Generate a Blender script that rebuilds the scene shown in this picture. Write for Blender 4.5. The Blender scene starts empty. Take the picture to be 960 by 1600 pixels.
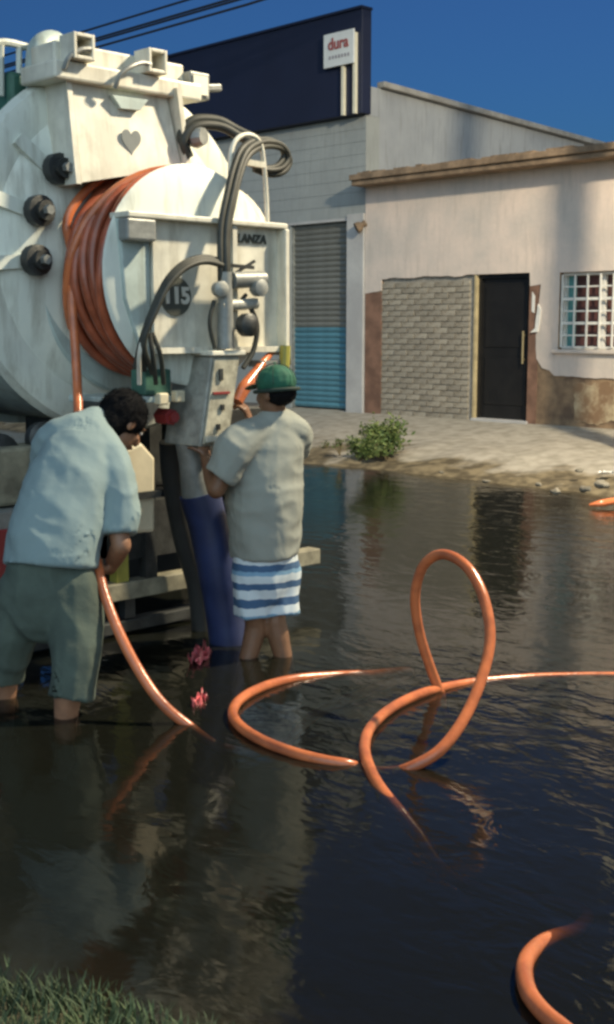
import bpy, bmesh, math, random
from mathutils import Vector, Matrix, noise
random.seed(7)
R = math.radians
V = Vector
sc = bpy.context.scene
col = sc.collection

# ------------------------------------------------------------------ camera
# World: X runs along the street (towards +X = right/near), Y across it to the
# houses, Z up with the flood water at Z = 0.  Units are metres.
CAM_H, YAW, PITCH, FPX = 1.7, R(45.6), R(8.53), 1900.0
cd = bpy.data.cameras.new('camera'); cam = bpy.data.objects.new('camera', cd); col.objects.link(cam)
cam.location = (0, 0, CAM_H)
cam.rotation_euler = (R(90) - PITCH, 0, YAW)
cd.sensor_fit = 'VERTICAL'; cd.sensor_height = 36.0; cd.lens = 36.0 * FPX / 1600.0
cd.clip_start = 0.05; cd.clip_end = 2000
sc.camera = cam
sc.render.resolution_x, sc.render.resolution_y = 614, 1024

# ------------------------------------------------------------------ world (dusk sky)
w = bpy.data.worlds.new('World'); sc.world = w; w.use_nodes = True
wn = w.node_tree.nodes; wl = w.node_tree.links
bg = wn['Background']
sky = wn.new('ShaderNodeTexSky'); sky.sky_type = 'NISHITA'; sky.sun_disc = False
sky.sun_elevation = R(3.0); sky.sun_rotation = R(155); sky.ozone_density = 6.0; sky.air_density = 1.0; sky.dust_density = 0.3
hsv = wn.new('ShaderNodeHueSaturation'); hsv.inputs['Hue'].default_value = 0.503; hsv.inputs['Saturation'].default_value = 0.92
wl.new(sky.outputs[0], hsv.inputs['Color']); wl.new(hsv.outputs[0], bg.inputs['Color'])
bg.inputs['Strength'].default_value = 0.14

# last light of the evening: weak and very soft, from behind the camera
sd = bpy.data.lights.new('sun', 'SUN'); sd.energy = 1.8; sd.angle = R(80); sd.color = (0.74, 0.93, 1.0)
so = bpy.data.objects.new('sun', sd); col.objects.link(so); so.location = (6, -8, 9)
so.rotation_euler = V((-0.60, 0.70, -0.40)).to_track_quat('-Z', 'Y').to_euler()

sc.view_settings.view_transform = 'Standard'; sc.view_settings.look = 'None'
sc.view_settings.exposure = 0.12; sc.view_settings.gamma = 1.0
sc.render.engine = 'CYCLES'
sc.cycles.use_denoising = True
sc.cycles.max_bounces = 8; sc.cycles.transparent_max_bounces = 16
sc.cycles.sample_clamp_indirect = 4.0
sc.cycles.filter_width = 2.8

# ------------------------------------------------------------------ measuring helper: photo point -> place
_h = V((-math.sin(YAW), math.cos(YAW), 0)); _r = V((math.cos(YAW), math.sin(YAW), 0)); _z = V((0, 0, 1))
_f = _h * math.cos(PITCH) - _z * math.sin(PITCH); _u = _h * math.sin(PITCH) + _z * math.cos(PITCH)
RIGHT, AWAY = _r, _h
def at(x, y, D=None, X=None, Y=None, Z=None):
    d = _f * FPX + _r * (x - 480) - _u * (y - 800)
    if X is not None: t = X / d.x
    elif Y is not None: t = Y / d.y
    elif Z is not None: t = (Z - CAM_H) / d.z
    else: t = D / d.dot(_h)
    return V((0, 0, CAM_H)) + d * t

# ------------------------------------------------------------------ materials
MATS = {}
def mat(name, color, rough=0.6, metal=0.0, var=0.15, scale=6.0, bump=0.0, bscale=40.0, color2=None, thr=(0.4, 0.65),
        rnd=0.0, emit=None, streak=None, stretch=None, coat=0.0, spec=0.5):
    m = bpy.data.materials.new(name); m.use_nodes = True
    n = m.node_tree.nodes; l = m.node_tree.links; b = n['Principled BSDF']
    b.inputs['Roughness'].default_value = rough; b.inputs['Metallic'].default_value = metal
    b.inputs['Specular IOR Level'].default_value = spec
    if coat: b.inputs['Coat Weight'].default_value = coat
    tc = n.new('ShaderNodeTexCoord'); mp = n.new('ShaderNodeMapping'); l.new(tc.outputs['Object'], mp.inputs[0])
    if stretch: mp.inputs['Scale'].default_value = stretch
    nz = n.new('ShaderNodeTexNoise'); nz.inputs['Scale'].default_value = scale; nz.inputs['Detail'].default_value = 6; nz.inputs['Roughness'].default_value = 0.6
    l.new(mp.outputs[0], nz.inputs['Vector'])
    rp = n.new('ShaderNodeValToRGB'); l.new(nz.outputs['Fac'], rp.inputs[0])
    c2 = color2 or tuple(c * (1 - var) for c in color)
    rp.color_ramp.elements[0].position = thr[0]; rp.color_ramp.elements[0].color = (*c2, 1)
    rp.color_ramp.elements[1].position = thr[1]; rp.color_ramp.elements[1].color = (*color, 1)
    out = rp.outputs[0]
    if streak:
        mp2 = n.new('ShaderNodeMapping'); mp2.inputs['Scale'].default_value = (5.5, 5.5, 0.7); l.new(tc.outputs['Object'], mp2.inputs[0])
        ns_ = n.new('ShaderNodeTexNoise'); ns_.inputs['Scale'].default_value = 2.2; ns_.inputs['Detail'].default_value = 8; ns_.inputs['Roughness'].default_value = 0.65; l.new(mp2.outputs[0], ns_.inputs['Vector'])
        sr = n.new('ShaderNodeMapRange'); l.new(ns_.outputs['Fac'], sr.inputs[0]); sr.inputs['From Min'].default_value = 0.50; sr.inputs['From Max'].default_value = 0.74; sr.inputs['To Max'].default_value = streak[1]
        sm = n.new('ShaderNodeMix'); sm.data_type = 'RGBA'; l.new(sr.outputs[0], sm.inputs['Factor']); l.new(out, sm.inputs['A']); sm.inputs['B'].default_value = (*streak[0], 1); out = sm.outputs['Result']
    if rnd:
        oi = n.new('ShaderNodeObjectInfo'); mr = n.new('ShaderNodeMapRange'); l.new(oi.outputs['Random'], mr.inputs[0])
        mr.inputs['To Min'].default_value = 1 - rnd; mr.inputs['To Max'].default_value = 1 + rnd
        mx = n.new('ShaderNodeVectorMath'); mx.operation = 'SCALE'; l.new(out, mx.inputs[0]); l.new(mr.outputs[0], mx.inputs['Scale']); out = mx.outputs[0]
    l.new(out, b.inputs['Base Color'])
    if bump:
        n2 = n.new('ShaderNodeTexNoise'); n2.inputs['Scale'].default_value = bscale; n2.inputs['Detail'].default_value = 5
        l.new(mp.outputs[0], n2.inputs['Vector'])
        bp = n.new('ShaderNodeBump'); bp.inputs['Strength'].default_value = bump; bp.inputs['Distance'].default_value = 0.02
        l.new(n2.outputs['Fac'], bp.inputs['Height']); l.new(bp.outputs[0], b.inputs['Normal'])
    if emit:
        b.inputs['Emission Color'].default_value = (*emit[0], 1); b.inputs['Emission Strength'].default_value = emit[1]
    MATS[name] = m
    return m
mat('tank_paint', (0.72, 0.74, 0.64), 0.42, var=0.22, scale=2.2, bump=0.05, bscale=5, color2=(0.60, 0.63, 0.56), streak=((0.22, 0.20, 0.14), 0.65))
mat('tank_teal', (0.50, 0.59, 0.55), 0.5, var=0.3, scale=3, bump=0.05, streak=((0.16, 0.15, 0.11), 0.6))
mat('white_steel', (0.74, 0.71, 0.59), 0.45, var=0.25, scale=5, streak=((0.24, 0.20, 0.13), 0.6))
mat('grey_steel', (0.30, 0.31, 0.29), 0.5, 0.3, var=0.35, scale=9, bump=0.1)
mat('dark_steel', (0.055, 0.058, 0.055), 0.5, 0.3, var=0.5, scale=9, bump=0.15)
mat('rubber', (0.035, 0.035, 0.032), 0.55, var=0.3)
mat('hydraulic_hose', (0.042, 0.044, 0.034), 0.6, var=0.4, scale=12)
mat('orange_hose', (0.56, 0.165, 0.062), 0.24, scale=7, color2=(0.36, 0.105, 0.045), thr=(0.36, 0.58), bump=0.10, bscale=30)
mat('orange_hose_old', (0.40, 0.105, 0.05), 0.28, var=0.4, scale=7, rnd=0.18)
mat('navy_hose', (0.024, 0.038, 0.115), 0.5, var=0.3)
mat('cream_plastic', (0.66, 0.58, 0.40), 0.5, var=0.2, scale=4)
mat('cabinet_grey', (0.42, 0.42, 0.37), 0.5, 0.2, var=0.4, scale=12, bump=0.15)
mat('cabinet_face', (0.50, 0.47, 0.36), 0.5, var=0.45, scale=16)
mat('yellow_paint', (0.36, 0.33, 0.06), 0.5, var=0.3)
mat('bumper_paint', (0.30, 0.28, 0.20), 0.6, var=0.5, scale=7, bump=0.1)
mat('emblem_dark', (0.07, 0.075, 0.06), 0.5)
mat('emblem_white', (0.62, 0.60, 0.52), 0.5)
mat('emblem_grey', (0.20, 0.22, 0.21), 0.5)
mat('red_patch', (0.90, 0.20, 0.22), 0.35, var=0.5, scale=30)
mat('red_paint', (0.25, 0.03, 0.03), 0.5)
mat('green_paint', (0.05, 0.14, 0.10), 0.5, var=0.4)
mat('skin', (0.27, 0.135, 0.075), 0.5, var=0.18, scale=14, bump=0.05, bscale=120)
mat('skin_dark', (0.19, 0.095, 0.05), 0.5, var=0.2, scale=14, bump=0.05, bscale=120)
mat('hair', (0.006, 0.006, 0.007), 0.85, var=0.4, scale=60, bump=0.4, bscale=160, spec=0.15)
mat('shirt_blue', (0.215, 0.29, 0.295), 0.85, var=0.08, scale=5, bump=0.15, bscale=14)
mat('shorts_green', (0.075, 0.10, 0.08), 0.9, var=0.25, scale=7, bump=0.4, bscale=12)
mat('shirt_grey', (0.26, 0.275, 0.24), 0.85, var=0.10, scale=5, bump=0.15, bscale=14)
mat('cap_green', (0.015, 0.115, 0.065), 0.8, var=0.3, scale=20)
mat('cap_dark', (0.012, 0.03, 0.022), 0.8)
mat('eye_white', (0.7, 0.68, 0.64), 0.2); mat('iris', (0.03, 0.02, 0.012), 0.2); mat('lip', (0.2, 0.07, 0.05), 0.5)
mat('plaster_pink', (0.67, 0.55, 0.465), 0.85, streak=((0.40, 0.35, 0.30), 0.5), scale=1.2, color2=(0.51, 0.45, 0.395), thr=(0.35, 0.62), bump=0.25, bscale=14)
mat('raw_wall', (0.30, 0.20, 0.115), 0.9, scale=2.6, color2=(0.13, 0.085, 0.055), thr=(0.40, 0.60), bump=0.6, bscale=12)
mat('brown_paint', (0.24, 0.13, 0.085), 0.85, var=0.4, scale=4, bump=0.3, bscale=18)
mat('tan_render', (0.44, 0.35, 0.22), 0.9, scale=3.2, color2=(0.22, 0.135, 0.075), thr=(0.42, 0.58), bump=0.4, bscale=14)
mat('cornice_brown', (0.29, 0.20, 0.125), 0.85, var=0.45, scale=4, bump=0.4, bscale=14)
mat('brick_grey', (0.33, 0.295, 0.235), 0.9, scale=14, color2=(0.24, 0.205, 0.155), rnd=0.16, bump=0.5, bscale=40)
mat('mortar', (0.34, 0.31, 0.26), 0.95, var=0.3, scale=20, bump=0.4)
mat('door_black', (0.012, 0.011, 0.010), 0.45, var=0.3)
mat('brass', (0.45, 0.36, 0.20), 0.35, 0.6)
mat('jamb_yellow', (0.50, 0.40, 0.22), 0.85, var=0.3, bump=0.3)
mat('white_paint', (0.74, 0.72, 0.66), 0.5, var=0.12)
mat('window_glass', (0.13, 0.055, 0.048), 0.4, var=0.5, scale=3)
mat('curtain_teal', (0.08, 0.26, 0.27), 0.7, var=0.3)
mat('block_wall', (0.31, 0.325, 0.31), 0.9, streak=((0.19, 0.19, 0.175), 0.5), scale=1.5, color2=(0.27, 0.285, 0.275), bump=0.3, bscale=8)
mat('side_wall', (0.32, 0.335, 0.345), 0.9, streak=((0.17, 0.17, 0.165), 0.6), scale=0.9, color2=(0.25, 0.265, 0.28), thr=(0.35, 0.6), bump=0.25, bscale=10)
mat('pilaster', (0.45, 0.44, 0.42), 0.9, scale=2, color2=(0.37, 0.36, 0.35), bump=0.3, bscale=14)
mat('sign_band', (0.011, 0.016, 0.042), 0.6, var=0.25, scale=0.6)
mat('gutter', (0.42, 0.40, 0.36), 0.6, 0.2, var=0.35, scale=3)
mat('slat_grey', (0.20, 0.20, 0.175), 0.55, 0.2, var=0.25, scale=4, rnd=0.10)
mat('slat_blue', (0.10, 0.25, 0.31), 0.5, 0.1, var=0.25, scale=4, rnd=0.10)
mat('sign_white', (0.66, 0.68, 0.66), 0.5, var=0.08)
mat('sign_red', (0.33, 0.09, 0.08), 0.5); mat('sign_grey', (0.30, 0.28, 0.30), 0.5)
mat('pole_white', (0.68, 0.64, 0.50), 0.5, var=0.1)
mat('concrete_pole', (0.34, 0.33, 0.30), 0.9, var=0.2, bump=0.3)
mat('wire', (0.02, 0.02, 0.022), 0.6)
mat('stone', (0.20, 0.18, 0.14), 0.9, var=0.3, scale=20, bump=0.4, rnd=0.2)
mat('leaf', (0.095, 0.15, 0.035), 0.6, var=0.45, scale=9)
mat('leaf_light', (0.17, 0.21, 0.06), 0.6, var=0.35, scale=9)
mat('stem', (0.13, 0.10, 0.05), 0.8)
mat('grass', (0.12, 0.175, 0.075), 0.8, color2=(0.045, 0.075, 0.04), scale=5, thr=(0.35, 0.65))
mat('paper', (0.75, 0.74, 0.70), 0.7)
mat('lens', (0.8, 0.75, 0.6), 0.3, emit=((1.0, 0.82, 0.52), 6.0))

# striped shorts: white cloth with blue bands near the hem (bands woven at heights of the garment)
def striped():
    m = bpy.data.materials.new('shorts_striped'); m.use_nodes = True
    n = m.node_tree.nodes; l = m.node_tree.links; b = n['Principled BSDF']; b.inputs['Roughness'].default_value = 0.85
    g = n.new('ShaderNodeNewGeometry'); sp = n.new('ShaderNodeSeparateXYZ'); l.new(g.outputs['Position'], sp.inputs[0])
    nz = n.new('ShaderNodeTexNoise'); nz.inputs['Scale'].default_value = 7
    ad = n.new('ShaderNodeMath'); ad.operation = 'MULTIPLY_ADD'; l.new(nz.outputs['Fac'], ad.inputs[0]); ad.inputs[1].default_value = 0.022; l.new(sp.outputs['Z'], ad.inputs[2])
    mr = n.new('ShaderNodeMapRange'); l.new(ad.outputs[0], mr.inputs[0])
    mr.inputs['From Min'].default_value = 0.22; mr.inputs['From Max'].default_value = 0.66
    rp = n.new('ShaderNodeValToRGB'); l.new(mr.outputs[0], rp.inputs[0]); cr = rp.color_ramp; cr.interpolation = 'CONSTANT'
    W = (0.52, 0.58, 0.60, 1); B = (0.045, 0.10, 0.19, 1); L = (0.18, 0.32, 0.45, 1); G = (0.47, 0.48, 0.43, 1)
    els = [(0.0, L), (0.07, W), (0.17, B), (0.27, W), (0.38, B), (0.46, W), (0.55, L), (0.60, B), (0.68, W), (0.76, G)]
    cr.elements[0].position = 0; cr.elements[0].color = els[0][1]; cr.elements[1].position = els[1][0]; cr.elements[1].color = els[1][1]
    for p, c in els[2:]:
        e = cr.elements.new(p); e.color = c
    l.new(rp.outputs[0], b.inputs['Base Color'])
    MATS['shorts_striped'] = m
striped()

def sidewalk_mat():
    m = bpy.data.materials.new('sidewalk'); m.use_nodes = True
    n = m.node_tree.nodes; l = m.node_tree.links; b = n['Principled BSDF']; b.inputs['Roughness'].default_value = 0.9
    tc = n.new('ShaderNodeTexCoord'); sp = n.new('ShaderNodeSeparateXYZ'); l.new(tc.outputs['Object'], sp.inputs[0])
    def noise_(s, d=6):
        z = n.new('ShaderNodeTexNoise'); z.inputs['Scale'].default_value = s; z.inputs['Detail'].default_value = d; l.new(tc.outputs['Object'], z.inputs['Vector']); return z
    z1, z2 = noise_(1.6), noise_(6)
    r1 = n.new('ShaderNodeValToRGB'); l.new(z2.outputs['Fac'], r1.inputs[0])
    r1.color_ramp.elements[0].position = .35; r1.color_ramp.elements[0].color = (0.26, 0.235, 0.185, 1)
    r1.color_ramp.elements[1].position = .62; r1.color_ramp.elements[1].color = (0.38, 0.345, 0.285, 1)
    # mud where the flood has been: follows the distance from the water's edge with a ragged border
    ma = n.new('ShaderNodeMath'); ma.operation = 'MULTIPLY_ADD'; l.new(z1.outputs['Fac'], ma.inputs[0]); ma.inputs[1].default_value = -0.42; l.new(sp.outputs['Z'], ma.inputs[2])
    mr = n.new('ShaderNodeMapRange'); mr.interpolation_type = 'SMOOTHSTEP'; l.new(ma.outputs[0], mr.inputs[0])
    mr.inputs['From Min'].default_value = -0.13; mr.inputs['From Max'].default_value = -0.05
    mx = n.new('ShaderNodeMix'); mx.data_type = 'RGBA'; l.new(mr.outputs[0], mx.inputs['Factor'])
    r2 = n.new('ShaderNodeValToRGB'); l.new(z2.outputs['Fac'], r2.inputs[0])
    r2.color_ramp.elements[0].position = .4; r2.color_ramp.elements[0].color = (0.075, 0.058, 0.032, 1)
    r2.color_ramp.elements[1].position = .62; r2.color_ramp.elements[1].color = (0.20, 0.16, 0.095, 1)
    l.new(r2.outputs[0], mx.inputs['A']); l.new(r1.outputs[0], mx.inputs['B']); l.new(mx.outputs['Result'], b.inputs['Base Color'])
    z3 = noise_(22); bp = n.new('ShaderNodeBump'); bp.inputs['Strength'].default_value = .22; bp.inputs['Distance'].default_value = .03
    l.new(z3.outputs['Fac'], bp.inputs['Height']); l.new(bp.outputs[0], b.inputs['Normal'])
    MATS['sidewalk'] = m
sidewalk_mat()
mat('street_mud', (0.045, 0.038, 0.026), 0.9, var=0.3)
mat('earth', (0.11, 0.10, 0.055), 0.95, var=0.4, scale=3, bump=0.5, bscale=12)

def water_mats():
    m = bpy.data.materials.new('flood_water'); m.use_nodes = True
    n = m.node_tree.nodes; l = m.node_tree.links; n.remove(n['Principled BSDF']); out = n['Material Output']
    tc = n.new('ShaderNodeTexCoord')
    def layer(s, d, rough, sx, sy):
        mp = n.new('ShaderNodeMapping'); mp.inputs['Scale'].default_value = (sx, sy, 1); mp.inputs['Rotation'].default_value = (0, 0, R(46)); l.new(tc.outputs['Object'], mp.inputs[0])
        z = n.new('ShaderNodeTexNoise'); z.inputs['Scale'].default_value = s; z.inputs['Detail'].default_value = d; z.inputs['Roughness'].default_value = rough
        z.inputs['Distortion'].default_value = 0.6
        l.new(mp.outputs[0], z.inputs['Vector']); return z
    a = layer(3.4, 3, .5, 1.0, 1.6); b2 = layer(11, 2, .5, 0.8, 1.6); amp = layer(0.45, 1, .5, 1, 1)
    s1 = n.new('ShaderNodeMath'); s1.operation = 'MULTIPLY_ADD'; l.new(b2.outputs['Fac'], s1.inputs[0]); s1.inputs[1].default_value = 0.22; l.new(a.outputs['Fac'], s1.inputs[2])
    ar = n.new('ShaderNodeMapRange'); l.new(amp.outputs['Fac'], ar.inputs[0]); ar.inputs['From Min'].default_value = .38; ar.inputs['From Max'].default_value = .62
    ar.inputs['To Min'].default_value = .35; ar.inputs['To Max'].default_value = 1.0
    s2 = n.new('ShaderNodeMath'); s2.operation = 'MULTIPLY'; l.new(s1.outputs[0], s2.inputs[0]); l.new(ar.outputs[0], s2.inputs[1])
    bp = n.new('ShaderNodeBump'); bp.inputs['Strength'].default_value = 0.36; bp.inputs['Distance'].default_value = 0.028
    l.new(s2.outputs[0], bp.inputs['Height'])
    fr = n.new('ShaderNodeFresnel'); fr.inputs['IOR'].default_value = 1.33; l.new(bp.outputs[0], fr.inputs['Normal'])
    gl = n.new('ShaderNodeBsdfGlossy'); gl.inputs['Roughness'].default_value = 0.08; gl.inputs['Color'].default_value = (0.95, 0.95, 0.95, 1); l.new(bp.outputs[0], gl.inputs['Normal'])
    tr = n.new('ShaderNodeBsdfTransparent'); df = n.new('ShaderNodeBsdfDiffuse'); df.inputs['Color'].default_value = (0.016, 0.017, 0.012, 1)
    m1 = n.new('ShaderNodeMixShader'); m1.inputs[0].default_value = 0.45; l.new(tr.outputs[0], m1.inputs[1]); l.new(df.outputs[0], m1.inputs[2])
    m2 = n.new('ShaderNodeMixShader'); l.new(fr.outputs[0], m2.inputs[0]); l.new(m1.outputs[0], m2.inputs[1]); l.new(gl.outputs[0], m2.inputs[2])
    l.new(m2.outputs[0], out.inputs['Surface'])
    va = n.new('ShaderNodeVolumeAbsorption'); va.inputs['Color'].default_value = (0.45, 0.40, 0.28, 1); va.inputs['Density'].default_value = 14
    l.new(va.outputs[0], out.inputs['Volume'])
    MATS['flood_water'] = m
    m = bpy.data.materials.new('water_bounds'); m.use_nodes = True
    n = m.node_tree.nodes; l = m.node_tree.links; n.remove(n['Principled BSDF'])
    tr = n.new('ShaderNodeBsdfTransparent'); l.new(tr.outputs[0], n['Material Output'].inputs['Surface'])
    va = n.new('ShaderNodeVolumeAbsorption'); va.inputs['Color'].default_value = (0.45, 0.40, 0.28, 1); va.inputs['Density'].default_value = 14
    l.new(va.outputs[0], n['Material Output'].inputs['Volume'])
    MATS['water_bounds'] = m
water_mats()

# ------------------------------------------------------------------ mesh helpers (each returns verts, faces)
def box(lo, hi):
    x0, y0, z0 = lo; x1, y1, z1 = hi
    v = [(x0,y0,z0),(x1,y0,z0),(x1,y1,z0),(x0,y1,z0),(x0,y0,z1),(x1,y0,z1),(x1,y1,z1),(x0,y1,z1)]
    f = [(0,3,2,1),(4,5,6,7),(0,1,5,4),(1,2,6,5),(2,3,7,6),(3,0,4,7)]
    return [V(p) for p in v], f
def merge(*parts):
    v, f = [], []
    for pv, pf in parts:
        o = len(v); v += list(pv); f += [tuple(i + o for i in q) for q in pf]
    return v, f
def catmull(pts, n=8):
    pts = [V(p) for p in pts]; out = []
    P = [pts[0] * 2 - pts[1]] + pts + [pts[-1] * 2 - pts[-2]]
    for i in range(1, len(P) - 2):
        a, b, c, d = P[i-1], P[i], P[i+1], P[i+2]
        for k in range(n):
            t = k / n
            out.append(0.5 * ((2*b) + (c-a)*t + (2*a-5*b+4*c-d)*t*t + (3*b-a-3*c+d)*t**3))
    out.append(pts[-1]); return out
def frames(pts):
    T = []
    for i in range(len(pts)):
        a = pts[max(0, i-1)]; b = pts[min(len(pts)-1, i+1)]; d = b - a
        T.append(d.normalized() if d.length > 1e-9 else V((0,0,1)))
    n = T[0].orthogonal().normalized(); N = []
    for t in T:
        n = (n - t * n.dot(t)); n = n.normalized() if n.length > 1e-6 else t.orthogonal().normalized()
        N.append(n)
    return T, N
def tube(pts, r, seg=12, smooth=0, caps=True):
    pts = catmull(pts, smooth) if smooth else [V(p) for p in pts]
    rs = r if isinstance(r, (list, tuple)) else [r] * len(pts)
    if len(rs) != len(pts):
        rs = [rs[min(len(rs)-1, int(i * (len(rs)-1) / (len(pts)-1)))] + (rs[min(len(rs)-1, int(i*(len(rs)-1)/(len(pts)-1))+1)] - rs[min(len(rs)-1, int(i*(len(rs)-1)/(len(pts)-1)))]) * ((i*(len(rs)-1)/(len(pts)-1)) % 1) for i in range(len(pts))]
    T, N = frames(pts); v, f = [], []
    for p, t, n, rr in zip(pts, T, N, rs):
        b = t.cross(n)
        for k in range(seg):
            a = 2 * math.pi * k / seg; v.append(p + (n * math.cos(a) + b * math.sin(a)) * rr)
    for i in range(len(pts) - 1):
        for k in range(seg):
            k2 = (k + 1) % seg
            f.append((i*seg+k, i*seg+k2, (i+1)*seg+k2, (i+1)*seg+k))
    if caps:
        f.append(tuple(range(seg))[::-1]); f.append(tuple((len(pts)-1)*seg + k for k in range(seg)))
    return v, f
def lathe(profile, origin, axis, seg=48, cap=True):
    # profile: list of (along, radius)
    ax = V(axis).normalized(); n = ax.orthogonal().normalized(); b = ax.cross(n); o = V(origin); v, f = [], []
    for s, rr in profile:
        for k in range(seg):
            a = 2*math.pi*k/seg; v.append(o + ax*s + (n*math.cos(a) + b*math.sin(a))*max(rr, 1e-4))
    for i in range(len(profile)-1):
        for k in range(seg):
            k2 = (k+1) % seg; f.append((i*seg+k, i*seg+k2, (i+1)*seg+k2, (i+1)*seg+k))
    if cap:
        f.append(tuple(range(seg))[::-1]); f.append(tuple((len(profile)-1)*seg+k for k in range(seg)))
    return v, f
def prism(poly, ext):
    # polygon of 3D points extruded by vector ext
    e = V(ext); a = [V(p) for p in poly]; n = len(a)
    v = a + [p + e for p in a]
    f = [tuple(range(n))[::-1], tuple(range(n, 2*n))] + [(i, (i+1) % n, n + (i+1) % n, n + i) for i in range(n)]
    return v, f
def bar(a, b, wd, ht, up=(0,0,1)):
    a, b = V(a), V(b); t = (b-a).normalized(); s = t.cross(V(up)).normalized(); u = s.cross(t)
    v = []
    for p in (a, b):
        for i, j in ((-1,-1),(1,-1),(1,1),(-1,1)): v.append(p + s*i*wd/2 + u*j*ht/2)
    return v, [(3,2,1,0),(4,5,6,7),(0,1,5,4),(1,2,6,5),(2,3,7,6),(3,0,4,7)]
def mesh_of(name, vf, bevel=0.0):
    me = bpy.data.meshes.new(name); me.from_pydata([tuple(p) for p in vf[0]], [], vf[1])
    bm = bmesh.new(); bm.from_mesh(me)
    bmesh.ops.recalc_face_normals(bm, faces=bm.faces)
    if bevel:
        es = [e for e in bm.edges if len(e.link_faces) == 2 and e.calc_face_angle(0) > 0.6]
        bmesh.ops.bevel(bm, geom=es, offset=bevel, segments=2, profile=0.5, affect='EDGES', clamp_overlap=True)
    bm.to_mesh(me); bm.free(); me.update()
    return me
def smooth_by_angle(me, ang=0.7):
    me.shade_smooth()
    bm = bmesh.new(); bm.from_mesh(me)
    for e in bm.edges:
        if len(e.link_faces) == 2 and e.calc_face_angle(0) > ang: e.smooth = False
    bm.to_mesh(me); bm.free()
def link(name, me, m, parent=None, smooth=False):
    if m and not me.materials: me.materials.append(MATS[m])
    if smooth: smooth_by_angle(me)
    o = bpy.data.objects.new(name, me); col.objects.link(o)
    if parent:
        o.parent = parent
        base = V((0,0,0)); p = parent
        while p: base += p.location; p = p.parent
        o.location = -base
    return o
def obj(name, vf, m, parent=None, bevel=0.0, smooth=False):
    return link(name, mesh_of(name, vf, bevel), m, parent, smooth)
def tag(o, label=None, cat=None, group=None, kind=None):
    if label: o['label'] = label
    if cat: o['category'] = cat
    if group: o['group'] = group
    if kind: o['kind'] = kind
    return o
def thing(name, loc, label, cat, group=None):
    o = bpy.data.objects.new(name, None); col.objects.link(o); o.location = loc; o.empty_display_size = 0.2
    return tag(o, label, cat, group)
def text(body, loc, size, xdir, m, parent, name='lettering', depth=0.004, bold=0.0, shear=0.0):
    cu = bpy.data.curves.new(name, 'FONT'); cu.body = body; cu.size = size; cu.align_x = 'CENTER'; cu.align_y = 'CENTER'
    cu.extrude = depth; cu.offset = bold; cu.shear = shear
    t = bpy.data.objects.new(name, cu); col.objects.link(t)
    bpy.context.view_layer.update()
    me = bpy.data.meshes.new_from_object(t.evaluated_get(bpy.context.evaluated_depsgraph_get()))
    bpy.data.objects.remove(t); bpy.data.curves.remove(cu)
    x = V(xdir).normalized(); u = V((0,0,1)); z = x.cross(u)
    M = Matrix((x, u, z)).transposed().to_4x4(); M.translation = V(loc)
    me.transform(M); me.materials.clear()
    return link(name, me, m, parent)

# ================================================================== THE SETTING
def sheet(name, xs, ys, zf, m, kind='structure'):
    v = [V((x, y, zf(x, y))) for y in ys for x in xs]; nx = len(xs)
    f = [(j*nx+i, j*nx+i+1, (j+1)*nx+i+1, (j+1)*nx+i) for j in range(len(ys)-1) for i in range(nx-1)]
    o = obj(name, (v, f), m, smooth=True); return tag(o, kind=kind)
def lin(a, b, n): return [a + (b-a)*i/(n-1) for i in range(n)]
tag(sheet('ground', lin(-600, 600, 5), lin(-600, 600, 5), lambda x, y: -0.62, 'earth'), 'wide earth ground below the street', 'ground')
tag(sheet('street', lin(-70, 30, 6), lin(0.2, 12.5, 4), lambda x, y: -0.32, 'street_mud'), 'muddy street bed under the flood water', 'street')
def walk_z(x, y):
    prof = [(10.0, -0.33), (10.7, -0.07), (11.15, 0.06), (11.9, 0.17), (14.6, 0.41)]
    for (a, za), (b, zb) in zip(prof, prof[1:]):
        if y <= b:
            z = za + (zb-za)*(y-a)/(b-a); break
    else: z = 0.41
    k = max(0, min(1, (14.0-y)/1.5))
    return z + k*(0.075*noise.noise((x*0.55, y*0.7, 3)) + 0.03*noise.noise((x*2.3, y*2.3, 7)))
xs = lin(-60, -16, 23)[:-1] + lin(-16, -3, 110) + lin(-3, 30, 18)[1:]
tag(sheet('sidewalk', xs, lin(10.0, 14.6, 42), walk_z, 'sidewalk'), 'pale worn sidewalk sloping up from the flood to the house', 'sidewalk')
def verge_z(x, y):
    edge = 1.42 + 0.10*noise.noise((x*1.3, 0, 5)) + 0.05*noise.noise((x*5, 1, 5)) + 0.20*math.exp(-((x+2.25)/0.5)**2)
    d = edge - y
    return max(-0.4, min(0.16, d*0.28)) + 0.02*noise.noise((x*3, y*3, 1))
tag(sheet('verge', lin(-40, -6, 16)[:-1] + lin(-6, 2, 90) + lin(2, 25, 12)[1:], lin(-8, 0, 8)[:-1] + lin(0, 2.6, 34), verge_z, 'earth'), 'earth verge where the photographer stands', 'verge')
def make_water():
    x0, x1, y0, y1 = -65, 28, 0.3, 12.2
    nx, ny = 60, 16
    me = bpy.data.meshes.new('water')
    v, f = box((x0, y0, -0.30), (x1, y1, 0.0))
    me.from_pydata([tuple(p) for p in v], [], f)
    me.materials.append(MATS['flood_water']); me.materials.append(MATS['water_bounds'])
    for p in me.polygons: p.material_index = 0 if p.normal.z > 0.5 else 1
    o = bpy.data.objects.new('water', me); col.objects.link(o); tag(o, 'dark murky flood water covering the street', 'water', kind='structure')
make_water()

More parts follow.
